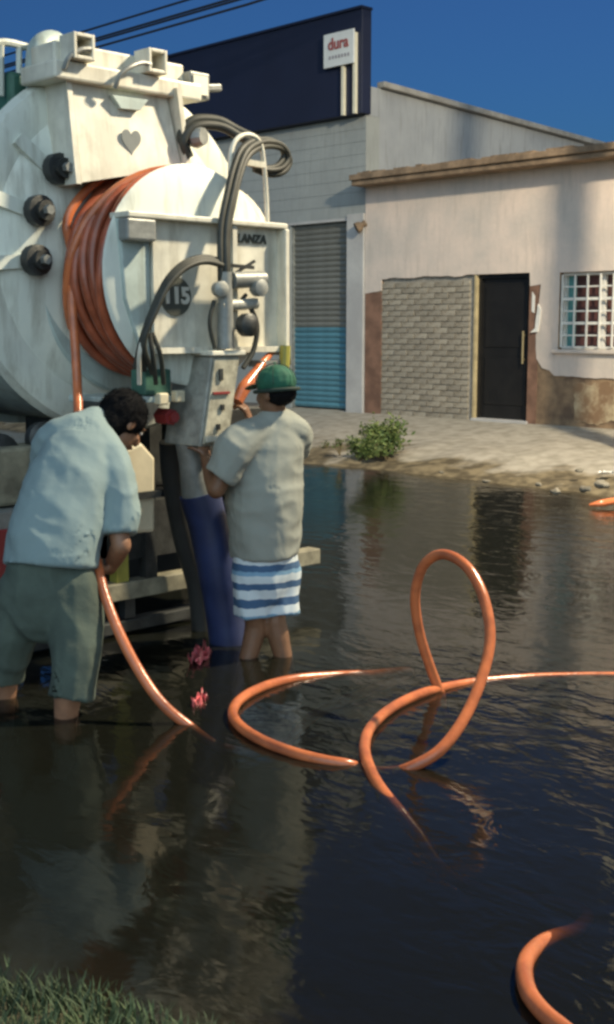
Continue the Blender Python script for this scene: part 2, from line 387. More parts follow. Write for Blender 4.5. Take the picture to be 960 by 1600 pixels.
# grass on the near verge (nobody could count it)
def make_grass():
    v, f = [], []
    rnd = random.Random(3)
    n = 0
    while n < 14000:
        x = rnd.uniform(-4.2, -1.2); y = rnd.uniform(0.9, 2.0); z = verge_z(x, y)
        if z < -0.04 or noise.noise((x*2.2, y*2.2, 9)) < -0.18 - max(0, z)*1.2: continue
        n += 1
        hgt = rnd.uniform(0.025, 0.075); a = rnd.uniform(0, 6.28); ln = rnd.uniform(0.2, 0.9)*hgt; wd = rnd.uniform(0.002, 0.0045)
        s = V((math.cos(a), math.sin(a), 0)); t = V((-s.y, s.x, 0)); p = V((x, y, z - 0.01)); o = len(v)
        v += [p - s*wd, p + s*wd, p + t*ln*0.4 + _z*hgt*0.65 + s*wd*0.7, p + t*ln*0.4 + _z*hgt*0.65 - s*wd*0.7, p + t*ln + _z*hgt]
        f += [(o, o+1, o+2, o+3), (o+3, o+2, o+4)]
    me = bpy.data.meshes.new('grass'); me.from_pydata([tuple(p) for p in v], [], f)
    tag(link('grass', me, 'grass'), 'short green grass at the water edge in the lower left corner', 'grass', kind='stuff')
make_grass()

# ------------------------------------------------------------------ house
YF = 14.3
XL, XR = -13.28, -3.0
house = thing('house', (-9, YF, 0.38), 'low pink plastered house with brown cornice, black door and barred window', 'house')
def wallbox(x0, x1, z0, z1, y0=YF, y1=YF+0.25): return box((x0, y0, z0), (x1, y1, z1))
DX0, DX1, DZ = -11.08, -10.15, 2.48          # door opening
BX0, BX1 = -12.93, -11.13                    # brick infill
WX0, WX1, WZ0, WZ1 = -9.66, -8.40, 1.43, 2.47
obj('wall', merge(wallbox(XL, BX0, 0.2, 4.0), wallbox(BX0, DX1, 2.49, 4.0), wallbox(DX1, WX0, 0.2, 4.0), wallbox(WX0, WX1, 0.2, WZ0), wallbox(WX0, WX1, WZ1, 4.0), wallbox(WX1, XR, 0.2, 4.0)), 'raw_wall', house)
obj('side_wall', box((XR, YF, 0.2), (XR+0.25, 22, 4.0)), 'plaster_pink', house)
obj('back_wall', box((XL, 21.8, 0.2), (XR, 22.0, 4.0)), 'plaster_pink', house)
obj('roof', box((XL+0.02, YF+0.3, 3.88), (XR, 21.9, 4.0)), 'cornice_brown', house)
def ragged(pts, amp, seed, step=0.05):
    out = []
    for a, b, rag in pts:
        a, b = V((a[0], 0, a[1])), V((b[0], 0, b[1]))
        if not rag: out.append(a); continue
        n = max(2, int((b-a).length/step)); d = (b-a).normalized(); s = V((-d.z, 0, d.x))
        for i in range(n):
            p = a + (b-a)*i/n
            k = min(1, i/3, (n-i)/3)
            out.append(p + s*amp*k*(noise.noise((p.x*3.1+seed, p.z*3.1, 2)) + 0.5*noise.noise((p.x*11+seed, p.z*11, 4))))
    return out
def plaster(loop, amp, seed, depth=0.018):
    poly = ragged(loop, amp, seed)
    return prism([V((p.x, YF - 0.0, p.z)) for p in poly], (0, -depth, 0))
up = [((XL, 3.99), (XL, 2.26), 0), ((XL, 2.26), (BX0, 2.30), 1), ((BX0, 2.30), (BX0, 2.47), 0), ((BX0, 2.47), (BX1, 2.49), 1), ((BX1, 2.49), (DX1, 2.485), 0), ((DX1, 2.485), (DX1+0.01, 2.30), 0),
      ((DX1+0.01, 2.30), (-9.96, 2.32), 1), ((-9.96, 2.32), (-10.02, 1.62), 1), ((-10.02, 1.62), (-10.00, 1.30), 1), ((-10.00, 1.30), (-9.90, 1.17), 0), ((-9.90, 1.17), (-9.78, 1.14), 0), ((-9.78, 1.14), (-9.70, 1.07), 0),
      ((-9.70, 1.07), (XR, 1.02), 1), ((XR, 1.02), (XR, WZ0), 0), ((XR, WZ0), (WX0, WZ0), 0), ((WX0, WZ0), (WX0, WZ1), 0), ((WX0, WZ1), (XR, WZ1), 0), ((XR, WZ1), (XR, 3.99), 0)]
# split at the window so that no polygon is self-touching: main sheet left of / above / below the window, right sheet beyond it
main = up[:13]
main = main[:-1] + [((-9.70, 1.07), (WX1, 1.04), 1), ((WX1, 1.04), (WX1, WZ0), 0), ((WX1, WZ0), (WX0, WZ0), 0), ((WX0, WZ0), (WX0, WZ1), 0), ((WX0, WZ1), (WX1, WZ1), 0), ((WX1, WZ1), (WX1, 3.99), 0), ((WX1, 3.99), (XL, 3.99), 0)]
obj('plaster', plaster(main, 0.022, 1.0), 'plaster_pink', house)
obj('plaster', plaster([((WX1+0.002, 3.99), (WX1+0.002, 1.04), 0), ((WX1+0.002, 1.04), (XR, 1.0), 1), ((XR, 1.0), (XR, 3.99), 0)], 0.045, 4.0), 'plaster_pink', house)
# torn plaster remains beside the door
obj('plaster_patch', plaster([((-10.10, 2.22), (-10.10, 1.95), 1), ((-10.10, 1.95), (-10.055, 1.93), 0), ((-10.055, 1.93), (-10.05, 2.22), 1)], 0.012, 8.0, 0.02), 'white_paint', house)
obj('plaster_patch', plaster([((-9.985, 2.05), (-10.02, 1.72), 1), ((-10.02, 1.72), (-10.10, 1.66), 0), ((-10.10, 1.66), (-9.98, 1.67), 0), ((-9.98, 1.67), (-9.93, 2.03), 1)], 0.015, 12.0, 0.042), 'white_paint', house)
# brown painted strips (left end and right of the door)
obj('painted_strip', wallbox(XL+0.003, BX0-0.002, 0.25, 2.27, YF-0.012, YF), 'brown_paint', house)
obj('painted_strip', wallbox(DX1+0.002, -9.99, 0.3, 2.31, YF-0.012, YF), 'brown_paint', house)
# exposed tan render low right, flaked pieces
obj('plaster_patch', plaster([((-9.40, 0.98), (-9.34, 0.44), 1), ((-9.34, 0.44), (XR-0.1, 0.42), 1), ((XR-0.1, 0.42), (XR-0.1, 0.97), 0), ((XR-0.1, 0.97), (-9.40, 0.98), 1)], 0.10, 20.0, 0.010), 'tan_render', house)
# cornice: two stepped courses with a ragged top
cor = merge(box((XL-0.02, YF-0.38, 3.965), (XR+0.3, YF+0.25, 4.05)), box((XL-0.005, YF-0.34, 3.885), (XR+0.3, YF-0.03, 3.964)))
obj('cornice', cor, 'cornice_brown', house, bevel=0.012)
v, f = [], []
for i in range(70):
    x = XL + 0.1 + i*0.15; r_ = random.Random(i)
    v2, f2 = box((x, YF-0.34+r_.uniform(-.03, .03), 4.045), (x+0.13, YF+0.1, 4.055+r_.uniform(0.0, 0.03))); v, f = merge((v, f), (v2, f2))
obj('roof_edge', (v, f), 'cornice_brown', house)
# brick infill: every brick is a piece
inf = obj('mortar_bed', box((BX0-0.01, YF+0.028, 0.25), (BX1+0.01, YF+0.16, 2.489)), 'mortar', house)
bl, bh, jt = 0.252, 0.072, 0.013
bmeshes = []
for k in range(4):
    vb, fb = box((-bl/2, -0.03, -bh/2), (bl/2, 0.03, bh/2)); rr = random.Random(k)
    vb = [p + V((rr.uniform(-.006, .006), rr.uniform(-.004, .004), rr.uniform(-.004, .004))) for p in vb]
    me = mesh_of('brick', (vb, fb)); me.materials.append(MATS['brick_grey']); bmeshes.append(me)
halfm = mesh_of('brick', box((-bl/4+jt/4, -0.03, -bh/2), (bl/4-jt/4, 0.03, bh/2))); halfm.materials.append(MATS['brick_grey'])
rb = random.Random(11); z = 0.33
row = 0
hp = V(house.location)
while z < 2.44:
    x = BX0 + (bl/2 if row % 2 == 0 else 0) + 0.0
    xs_ = []
    if row % 2: xs_.append((BX0 + bl/4, halfm)); x = BX0 + bl/2 + jt + bl/2
    while x + bl/2 < BX1 + 0.02:
        xs_.append((x, rb.choice(bmeshes))); x += bl + jt
    if BX1 - (x - bl/2) > 0.09: xs_.append((x - bl/4, halfm))
    for bx_, me in xs_:
        o = bpy.data.objects.new('brick', me); col.objects.link(o); o.parent = house
        o.location = V((bx_, YF + 0.028 + rb.uniform(-0.006, 0.005), z + rb.uniform(-.003, .003))) - hp
        o.rotation_euler = (0, rb.uniform(-.008, .008), rb.uniform(-.008, .008))
    z += bh + jt; row += 1
obj('door_jamb', box((BX1+0.012, YF-0.012, 0.3), (DX0-0.002, YF+0.22, 2.487)), 'jamb_yellow', house)
# door
dr = obj('door', merge(box((DX0, YF+0.10, 0.42), (DX1, YF+0.15, DZ)), box((DX0+0.1, YF+0.085, 0.62), (DX1-0.1, YF+0.10, 1.3)), box((DX0+0.1, YF+0.085, 1.45), (DX1-0.1, YF+0.10, 2.32))), 'door_black', house, bevel=0.006)
obj('door_frame', merge(box((DX0, YF+0.05, 0.42), (DX0+0.05, YF+0.099, DZ)), box((DX1-0.05, YF+0.05, 0.42), (DX1, YF+0.099, DZ)), box((DX0+0.05, YF+0.05, DZ-0.05), (DX1-0.05, YF+0.099, DZ))), 'door_black', house)
obj('handle', merge(tube([(-10.27, YF+0.03, 1.22), (-10.27, YF+0.03, 1.68)], 0.016), bar((-10.27, YF+0.03, 1.28), (-10.27, YF+0.09, 1.28), .02, .02), bar((-10.27, YF+0.03, 1.62), (-10.27, YF+0.09, 1.62), .02, .02)), 'brass', dr)
obj('doorstep', box((DX0-0.03, YF-0.06, 0.25), (DX1+0.03, YF+0.26, 0.415)), 'pilaster', house, bevel=0.01)
# window with grille
win = obj('window', box((WX0, YF+0.17, WZ0), (WX1, YF+0.20, WZ1)), 'window_glass', house)
fw = 0.045
obj('frame', merge(box((WX0, YF+0.09, WZ0), (WX0+fw, YF+0.165, WZ1)), box((WX1-fw, YF+0.09, WZ0), (WX1, YF+0.165, WZ1)), box((WX0+fw, YF+0.09, WZ1-fw), (WX1-fw, YF+0.165, WZ1)), box((WX0+fw, YF+0.09, WZ0), (WX1-fw, YF+0.165, WZ0+fw))), 'white_paint', win)
obj('curtain', box((WX0+fw, YF+0.150, WZ0+fw), (WX0+0.17, YF+0.164, WZ1-fw)), 'curtain_teal', win)
mid = (WX0+WX1)/2
obj('mullion', box((mid-0.03, YF+0.095, WZ0+fw), (mid+0.03, YF+0.149, WZ1-fw)), 'white_paint', win)
gx0, gx1, gz0, gz1 = WX0+0.03, WX1-0.03, WZ0+0.03, WZ1-0.03
for i in range(7):
    x = gx0 + (gx1-gx0)*i/6; obj('grille_bar', box((x-0.011, YF+0.012, gz0), (x+0.011, YF+0.034, gz1)), 'white_paint', win)
for i in range(7):
    zz = gz0 + (gz1-gz0)*i/6; wd = 0.018 if i in (2, 4) else 0.009
    obj('grille_bar', box((gx0, YF+0.036, zz-wd), (gx1, YF+0.054, zz+wd)), 'white_paint', win)
obj('sill', box((WX0-0.06, YF-0.07, WZ0-0.05), (WX1+0.06, YF+0.088, WZ0-0.002)), 'plaster_pink', win, bevel=0.008)
# small wall bracket lamp near the left end
fx = at(570, 350, Y=YF-0.05)
wlamp = obj('wall_lamp', lathe([(0, 0.05), (0.02, 0.055), (0.05, 0.04), (0.10, 0.075), (0.17, 0.085), (0.175, 0.02)], V((fx.x, YF-0.03, fx.z)) + V((0, 0, 0.02)), (-0.5, -0.7, -0.5), 14), 'cornice_brown', house, smooth=True)

# ------------------------------------------------------------------ warehouse to the left
ware = thing('warehouse', (-20, YF, 0.38), 'tall grey block warehouse with dark sign band and blue roller shutter', 'warehouse')
WXR, WXL = -13.29, -34.0
SX0, SX1, SZ = -14.99, -13.67, 3.41
YW = YF + 0.0
obj('wall', merge(box((SX1, YW, 0.2), (-13.66, YW+0.3, 4.98)), box((WXL, YW, SZ), (SX1, YW+0.3, 4.98)), box((WXL, YW, 0.2), (SX0, YW+0.3, SZ))), 'block_wall', ware)
obj('pilaster', box((-13.659, YW-0.05, 0.2), (WXR, YW+0.3, 3.50)), 'pilaster', ware, bevel=0.01)
obj('wall', box((-13.659, YW, 3.502), (WXR, YW+0.3, 4.98)), 'block_wall', ware)
# horizontal block courses, slightly proud
for i in range(8):
    zz = 3.46 + i*0.19
    obj('block_course', box((WXL, YW-0.006, zz), (WXR, YW, zz+0.180)), 'block_wall', ware)
# gable side wall with its roof edge, running back from the street
gp = [(-13.29, 14.6, 0.2), (-13.29, 14.6, 5.42), (-13.29, 17.2, 5.31), (-13.29, 20.8, 5.16), (-13.29, 32, 4.6), (-13.29, 32, 0.2)]
obj('side_wall', prism([V(p) + V((-0.01, 0, 0)) for p in gp], (-0.25, 0, 0)), 'side_wall', ware)
obj('front_return', box((-13.54, YW+0.052, 4.985), (-13.30, 14.598, 5.42)), 'side_wall', ware)
for a, b in [(gp[1], gp[2]), (gp[2], gp[3]), (gp[3], gp[4])]:
    a, b = V(a), V(b)
    obj('roof_gutter', bar(a + V((0.02, 0, 0.05)), b + V((0.02, -0.004, 0.05)), 0.16, 0.09), 'gutter', ware, bevel=0.012)
obj('roof', prism([V((p[0]-0.3, p[1], p[2]-0.02)) for p in (gp[1], gp[2], gp[3], gp[4])] + [V((-13.59, 32, 4.4)), V((-13.59, 14.6, 5.2))], (-20, 0, 0)), 'gutter', ware)
# dark sign band: panels on a frame above the wall
obj('sign_band', box((-22.5, YW-0.16, 4.99), (WXR+0.05, YW+0.05, 6.52)), 'sign_band', ware, bevel=0.01)
obj('band_trim', box((-22.5, YW-0.19, 6.521), (WXR+0.06, YW+0.06, 6.56)), 'sign_band', ware)
# roller shutter, slat by slat
sh = obj('roller_shutter', box((SX0, YW+0.10, 0.38), (SX1, YW+0.14, SZ)), 'dark_steel', ware)
ns = 34; sp_ = (SZ - 0.42)/ns
prof = [(0, 0.0), (0.012, 0.25), (0.020, 0.5), (0.012, 0.8), (0, 0.97)]
def slat_mesh(mn):
    v = [V((x, -d, k*sp_)) for x in (SX0+0.03, SX1-0.03) for d, k in prof]; n = len(prof)
    v += [V((x, 0.012, k*sp_)) for x in (SX0+0.03, SX1-0.03) for k in (0.0, 0.97)]
    f = [(i, i+1, n+i+1, n+i) for i in range(n-1)] + [(2*n, 2*n+2, 2*n+3, 2*n+1), (0, n, 2*n+2, 2*n), (n-1, 2*n+1, 2*n+3, 2*n-1), tuple(range(n)) + (2*n+1, 2*n), tuple(range(n, 2*n)) + (2*n+3, 2*n+2)]
    me = mesh_of('slat', (v, f)); me.materials.append(MATS[mn]); return me
sg, sb = slat_mesh('slat_grey'), slat_mesh('slat_blue')
for i in range(ns):
    zz = 0.42 + i*sp_
    o = bpy.data.objects.new('slat', sb if zz < 1.66 else sg); col.objects.link(o); o.parent = sh
    o.location = V((0, YW+0.075, zz))
obj('guide_rail', box((SX0, YW+0.02, 0.40), (SX0+0.03, YW+0.099, SZ)), 'grey_steel', sh)
obj('guide_rail', box((SX1-0.03, YW+0.02, 0.40), (SX1, YW+0.099, SZ)), 'grey_steel', sh)
obj('lintel', box((SX0-0.05, YW-0.02, SZ+0.001), (SX1, YW+0.09, SZ+0.045)), 'pilaster', ware)

# small sign on two posts in front of the dark band
sg_a, sg_b = at(508, 60, Y=YF-0.22), at(555, 40, Y=YF-0.22); zlo = at(530, 92, Y=YF-0.22).z
zt = (sg_a.z + sg_b.z)/2; x0, x1 = sg_a.x, sg_b.x
sign = thing('sign', ((x0+x1)/2, YF-0.22, 5.0), 'small white sign with red lettering on two pale posts before the dark band', 'sign')
zb = zt - 0.50
brd = obj('sign_board', box((x0, YF-0.25, zb), (x1, YF-0.22, zt)), 'sign_white', sign, bevel=0.004)
text('dura', ((x0+x1)/2, YF-0.256, zt-0.17), 0.24, (1, 0, 0), 'sign_red', brd, bold=0.006)
obj('print_line', merge(*[box((x0+0.12+i*0.066, YF-0.254, zt-0.385), (x0+0.16+i*0.066, YF-0.2505, zt-0.335)) for i in range(7)]), 'sign_grey', brd)
for xx in (at(535, 140, Y=YF-0.22).x, at(553, 140, Y=YF-0.22).x):
    obj('post', box((xx-0.024, YF-0.219, 4.99), (xx+0.024, YF-0.162, zt-0.05)), 'pole_white', sign)

# ------------------------------------------------------------------ pole, wires, street lamp (beyond the right edge; their shadow and light fall into view)
pole = thing('utility_pole', (-7.25, 12.75, 0.15), 'round concrete utility pole at the kerb, casting its shadow on the house wall', 'pole')
obj('shaft', tube([(-7.25, 12.75, 0.0), (-7.25, 12.75, 8.2)], [0.16, 0.11], 18), 'concrete_pole', pole, smooth=True)
obj('crossarm', bar((-7.25, 12.05, 7.15), (-7.25, 13.45, 7.15), 0.10, 0.10), 'concrete_pole', pole)
for k, yy in enumerate((12.15, 12.5, 13.0, 13.35)):
    obj('insulator', lathe([(0, 0.02), (0.02, 0.045), (0.05, 0.03), (0.08, 0.05), (0.11, 0.02)], (-7.25, yy, 7.2), (0, 0, 1), 12), 'white_paint', pole)
wz = [(12.5, 6.42, 'lowest'), (12.7, 6.60, 'second lowest'), (12.95, 6.74, 'second highest'), (13.2, 7.02, 'highest')]
for yy, zz, nm in wz:
    pts = []
    for i in range(25):
        t = i/24; pts.append(V((-7.25 + t*(-48+7.25), yy + (12.75-yy)*0.0, 7.28 + (zz-7.28)*min(1, 4*t*(1-t)*2.2))))
    tag(obj('power_line', tube(pts, 0.018, 6), 'wire'), 'dark power line crossing the sky, %s of the four' % nm, 'wire', 'power lines over the street')
LX, LY, LZ = -1.8, 9.2, 7.8
lamp = thing('street_lamp', (LX+0.6, LY+2.3, 0.05), 'grey street lamp on a tall post beyond the right edge', 'street lamp')
obj('post', tube([(LX+0.6, LY+2.3, -0.1), (LX+0.6, LY+2.3, LZ-2.6), (LX+0.55, LY+2.1, LZ-0.4), (LX+0.3, LY+1.2, LZ+0.25), (LX+0.02, LY+0.2, LZ+0.26)], [0.10, 0.08, 0.06, 0.045, 0.04], 14, smooth=5), 'grey_steel', lamp, smooth=True)
hd = obj('lamp_head', merge(box((LX-0.14, LY-0.42, LZ+0.14), (LX+0.14, LY+0.30, LZ+0.28))), 'grey_steel', lamp, bevel=0.04)
obj('lens', box((LX-0.10, LY-0.32, LZ+0.10), (LX+0.10, LY+0.10, LZ+0.139)), 'lens', hd)
ld = bpy.data.lights.new('street_lamp_light', 'SPOT'); ld.energy = 8000; ld.spot_size = R(165); ld.spot_blend = 0.3
ld.shadow_soft_size = 0.28; ld.color = (1.0, 0.86, 0.62)
lo = bpy.data.objects.new('street_lamp_light', ld); col.objects.link(lo); lo.location = (LX, LY-0.1, LZ+0.02)
lo.rotation_euler = V((-0.25, -0.05, -1)).to_track_quat('-Z', 'Y').to_euler()

# ================================================================== VACUUM TRUCK (rear end towards the camera, facing +X)
TY, TZ, TR = 4.02, 2.10, 0.95              # tank axis
XD = -5.6                                # plane of the tank's rear flange
truck = thing('vacuum_truck', (-7.5, TY, -0.3), 'large pale green vacuum tanker truck with rear hose reel standing in the flood', 'truck')
obj('tank', lathe([(0, 0.2), (0.02, TR-0.07), (0.03, TR-0.03), (4.9, TR-0.03), (5.2, 0.75), (5.3, 0.1)], (XD-0.03, TY, TZ), (-1, 0, 0), 64), 'tank_teal', truck, smooth=True)
for xx in (-6.6, -7.9, -9.2):
    obj('tank_band', lathe([(0, TR-0.05), (0, TR+0.02), (0.08, TR+0.02), (0.08, TR-0.05)], (xx, TY, TZ), (-1, 0, 0), 64, cap=False), 'tank_teal', truck, smooth=True)
obj('door_flange', lathe([(-0.05, TR-0.2), (-0.05, TR), (0.0, TR+0.025), (0.05, TR), (0.07, TR-0.05), (0.07, TR-0.14)], (XD, TY, TZ), (1, 0, 0), 72), 'tank_paint', truck, smooth=True)
dome = [(0.04, TR-0.12), (0.08, TR-0.18), (0.11, TR-0.28), (0.15, 0.50), (0.165, 0.3), (0.17, 0.02)]
door = obj('tank_door', lathe(dome, (XD, TY, TZ), (1, 0, 0), 72), 'tank_paint', truck, smooth=True)
for k in range(16):
    a = 2*math.pi*(k+0.22)/16
    c = V((XD+0.08, TY + 0.63*math.cos(a), TZ + 0.63*math.sin(a))); rad = V((0, math.cos(a), math.sin(a)))
    if math.cos(a) > -0.75 or math.sin(a) < -0.3: continue        # the others sit behind the reel and the hinge tower
    cl = obj('clamp', lathe([(0, 0.045), (0.07, 0.045), (0.072, 0.078), (0.13, 0.078), (0.135, 0.05), (0.17, 0.05)], c, (1, 0.05, 0), 14), 'dark_steel', truck, smooth=True)
    obj('clamp_arm', bar(c + V((0.02, 0, 0)), c + rad*0.22 + V((0.0, 0, 0)), 0.07, 0.05, up=(1, 0, 0)), 'tank_paint', cl)
    obj('nut', lathe([(0, 0.025), (0.035, 0.025)], c + V((0.171, 0.006, 0)), (1, 0, 0), 6), 'grey_steel', cl)
# ---- hose reel
RY, RZ, RR = 4.09, 1.975, 0.44
obj('reel_drum', lathe([(0, RR), (0.43, RR)], (-5.47, RY, RZ), (1, 0, 0), 56), 'tank_teal', truck, smooth=True)
obj('reel_flange', lathe([(0, 0.3), (0, 0.63), (0.025, 0.645), (0.04, 0.63), (0.04, 0.3)], (-5.515, RY, RZ), (1, 0, 0), 64), 'tank_teal', truck, smooth=True)
obj('reel_face', lathe([(0, 0.3), (0, 0.555), (0.015, 0.567), (0.028, 0.545), (0.045, 0.3), (0.048, 0.02)], (-5.045, RY, RZ), (1, 0, 0), 64), 'tank_paint', truck, smooth=True)
# ---- reel panel in front of the drum
PX = -4.97
PY0, PY1, PZ0, PZ1 = 3.60, 4.655, 1.58, 2.27
obj('panel_plate', box((PX-0.02, 3.79, PZ0), (PX, PY1-0.02, PZ1-0.03)), 'white_steel', truck)
obj('panel_top', box((PX-0.10, PY0, PZ1-0.029), (PX+0.06, PY1+0.01, PZ1)), 'white_steel', truck, bevel=0.006)
obj('panel_side', box((PX-0.06, PY1-0.019, PZ0-0.02), (PX+0.07, PY1+0.012, PZ1-0.031)), 'white_steel', truck, bevel=0.006)
obj('panel_rib', box((PX+0.001, 4.28, PZ0), (PX+0.045, 4.31, PZ1-0.031)), 'white_steel', truck)
obj('panel_post', prism([(PX-0.02, PY0, PZ1-0.031), (PX-0.02, 3.785, PZ1-0.031), (PX-0.02, 3.785, PZ0-0.05), (PX-0.02, 3.745, PZ0-0.05), (PX-0.02, 3.63, 1.85)], (-0.06, 0, 0)), 'tank_teal', truck, bevel=0.008)
obj('panel_lip', box((PX+0.001, 3.79, PZ0), (PX+0.05, PY1-0.021, PZ0+0.03)), 'white_steel', truck)
obj('post_bracket', box((PX-0.019, PY0-0.01, 2.13), (PX+0.06, 3.77, 2.238)), 'grey_steel', truck, bevel=0.012)
for yy in (3.9, 4.15, 4.45, 4.58):
    obj('arm', bar((PX-0.021, yy, 1.7), (-5.3, yy*0.6+RY*0.4, 1.75), 0.05, 0.05), 'tank_teal', truck)
em = obj('emblem', lathe([(0, 0.098), (0.006, 0.098)], (PX+0.002, at(274, 463, X=PX).y, at(274, 463, X=PX).z), (1, 0, 0), 36), 'emblem_dark', truck)
text('115', (PX+0.012, at(274, 463, X=PX).y, at(274, 463, X=PX).z), 0.115, (0, 1, 0), 'emblem_white', em, bold=0.004)
tp = at(392, 374, X=PX); text('LANZA', (PX+0.006, tp.y, tp.z), 0.064, (0, 1, 0), 'emblem_dark', truck, bold=0.002, shear=0.15)
# ---- upper hinge tower
XP = -5.36
def tp_(x, y, dx=0): return at(x, y, X=XP+dx)
pl = [tp_(112, 122), tp_(258, 140), tp_(284, 262, 0.06), tp_(128, 285, 0.06)]
tw = obj('hinge_plate', prism(pl, (-0.025, 0, 0)), 'white_steel', truck)
h_c = tp_(205, 220, 0.042)
hp_ = []
for i in range(40):
    t = 2*math.pi*i/40; hp_.append(h_c + V((0.0, 0.0045*16*math.sin(t)**3*0.85, 0.0045*(13*math.cos(t) - 5*math.cos(2*t) - 2*math.cos(3*t) - math.cos(4*t)))))
obj('heart_emblem', prism(hp_, (0.005, 0, 0)), 'emblem_grey', tw)
# left flange (its flank is seen) and right flange
l0, l1 = tp_(110, 112), tp_(127, 288, 0.06)
obj('hinge_flange', prism([l0 + V((0.012, -0.005, 0)), l1 + V((0.012, -0.005, 0)), l1 + V((-0.22, -0.005, 0)), l0 + V((-0.26, -0.005, 0.0))], (0, -0.03, 0)), 'white_steel', truck)
r0, r1 = tp_(260, 140), tp_(286, 262, 0.06)
obj('hinge_flange', prism([r0 + V((0.085, 0.004, 0)), r1 + V((0.03, 0.004, 0)), r1 + V((-0.22, 0.004, 0)), r0 + V((-0.25, 0.004, 0.0))], (0, 0.03, 0)), 'white_steel', truck)
b0, b1 = at(75, 92, X=XP), at(305, 128, X=XP)
zb_ = 2.965
obj('top_beam', box((XP-0.26, b0.y, zb_-0.04), (XP+0.06, b1.y, zb_+0.05)), 'white_steel', truck, bevel=0.012)
obj('top_beam_back', box((XP-0.24, b0.y+0.05, zb_+0.052), (XP-0.02, b1.y-0.06, zb_+0.155)), 'white_steel', truck, bevel=0.012)
for (xa, ya, s) in ((150, 100, 0.125), (265, 117, 0.12)):
    c = at(xa, ya, X=XP+0.2)
    y0_, z0_ = c.y, max(c.z, zb_+0.055+s/2)
    t_ = 0.018
    obj('box_bracket', merge(box((XP-0.02, y0_-s/2, z0_-s/2), (XP+0.11, y0_-s/2+t_, z0_+s/2)), box((XP-0.02, y0_+s/2-t_, z0_-s/2), (XP+0.11, y0_+s/2, z0_+s/2)),
        box((XP-0.02, y0_-s/2+t_, z0_-s/2), (XP+0.11, y0_+s/2-t_, z0_-s/2+t_)), box((XP-0.02, y0_-s/2+t_, z0_+s/2-t_), (XP+0.11, y0_+s/2-t_, z0_+s/2)), box((XP-0.02, y0_-s/2+t_, z0_-s/2+t_), (XP+0.0, y0_+s/2-t_, z0_+s/2-t_))), 'white_steel', truck, bevel=0.004)
obj('grab_hook', tube([at(180, 138, X=XP+0.075), at(187, 118, X=XP+0.10), at(203, 105, X=XP+0.11), at(222, 98, X=XP+0.1), at(236, 101, X=XP+0.1)], 0.013, 8, smooth=6), 'grey_steel', truck, smooth=True)
obj('grab_hook', tube([at(100, 108, X=XP+0.07), at(108, 90, X=XP+0.09), at(126, 78, X=XP+0.1), at(142, 76, X=XP+0.1)], 0.013, 8, smooth=6), 'grey_steel', truck, smooth=True)
obj('hinge_bracket', prism([at(176, 148, X=XP+0.05), at(232, 156, X=XP+0.05), at(220, 172, X=XP+0.05), at(190, 169, X=XP+0.05)], (-0.035, 0, 0)), 'tank_teal', truck)
# work lamp on the right end of the beam
c = at(302, 136, X=XP-0.02)
wl_ = obj('work_lamp', merge(box((c.x-0.06, c.y-0.07, c.z-0.07), (c.x+0.06, c.y+0.07, c.z+0.07)), bar(c + V((0, 0.05, 0)), c + V((0.0, 0.19, 0.02)), 0.05, 0.04)), 'grey_steel', truck, bevel=0.01)
obj('lens', box((c.x+0.061, c.y-0.05, c.z-0.05), (c.x+0.068, c.y+0.05, c.z+0.05)), 'white_steel', wl_)
# pipes and guard at the upper left of the tank
elb = [at(60, 150, X=-5.62), at(58, 100, X=-5.62), at(64, 74, X=-5.62), at(82, 66, X=-5.66), at(100, 78, X=-5.72)]
obj('vent_pipe', tube(elb, 0.06, 16, smooth=6), 'tank_teal', truck, smooth=True)
obj('guard_rail', tube([at(-40, 75, X=-5.75), at(5, 66, X=-5.75), at(45, 74, X=-5.75)], 0.02, 8, smooth=5), 'tank_paint', truck, smooth=True)
for xa in (2, 30):
    obj('rail_post', tube([at(xa, 68, X=-5.75), at(xa, 150, X=-5.75)], 0.016, 8), 'tank_paint', truck)
obj('manifold_box', box((-6.15, 3.46, 2.72), (-5.72, 3.78, 3.02)), 'green_paint', truck, bevel=0.03)
# dome surface behind the panel on the right
obj('side_cowl', lathe([(0, 0.40), (0.05, 0.385), (0.12, 0.28), (0.15, 0.12), (0.155, 0.02)], (-5.46, 4.66, 2.13), (1, 0.05, 0.05), 40), 'white_steel', truck, smooth=True)
# inverted U guard pipe
XU = -5.02
obj('hose_guide', tube([at(362, 346, X=XU), at(360, 262, X=XU), at(364, 228, X=XU), at(376, 213, X=XU), at(392, 211, X=XU), at(406, 222, X=XU), at(412, 250, X=XU), at(416, 300, X=XU), at(418, 348, X=XU)], 0.013, 10, smooth=6), 'white_steel', truck, smooth=True)
obj('guide_rung', bar(at(382, 253, X=XU), at(412, 258, X=XU), 0.025, 0.03), 'white_steel', truck)
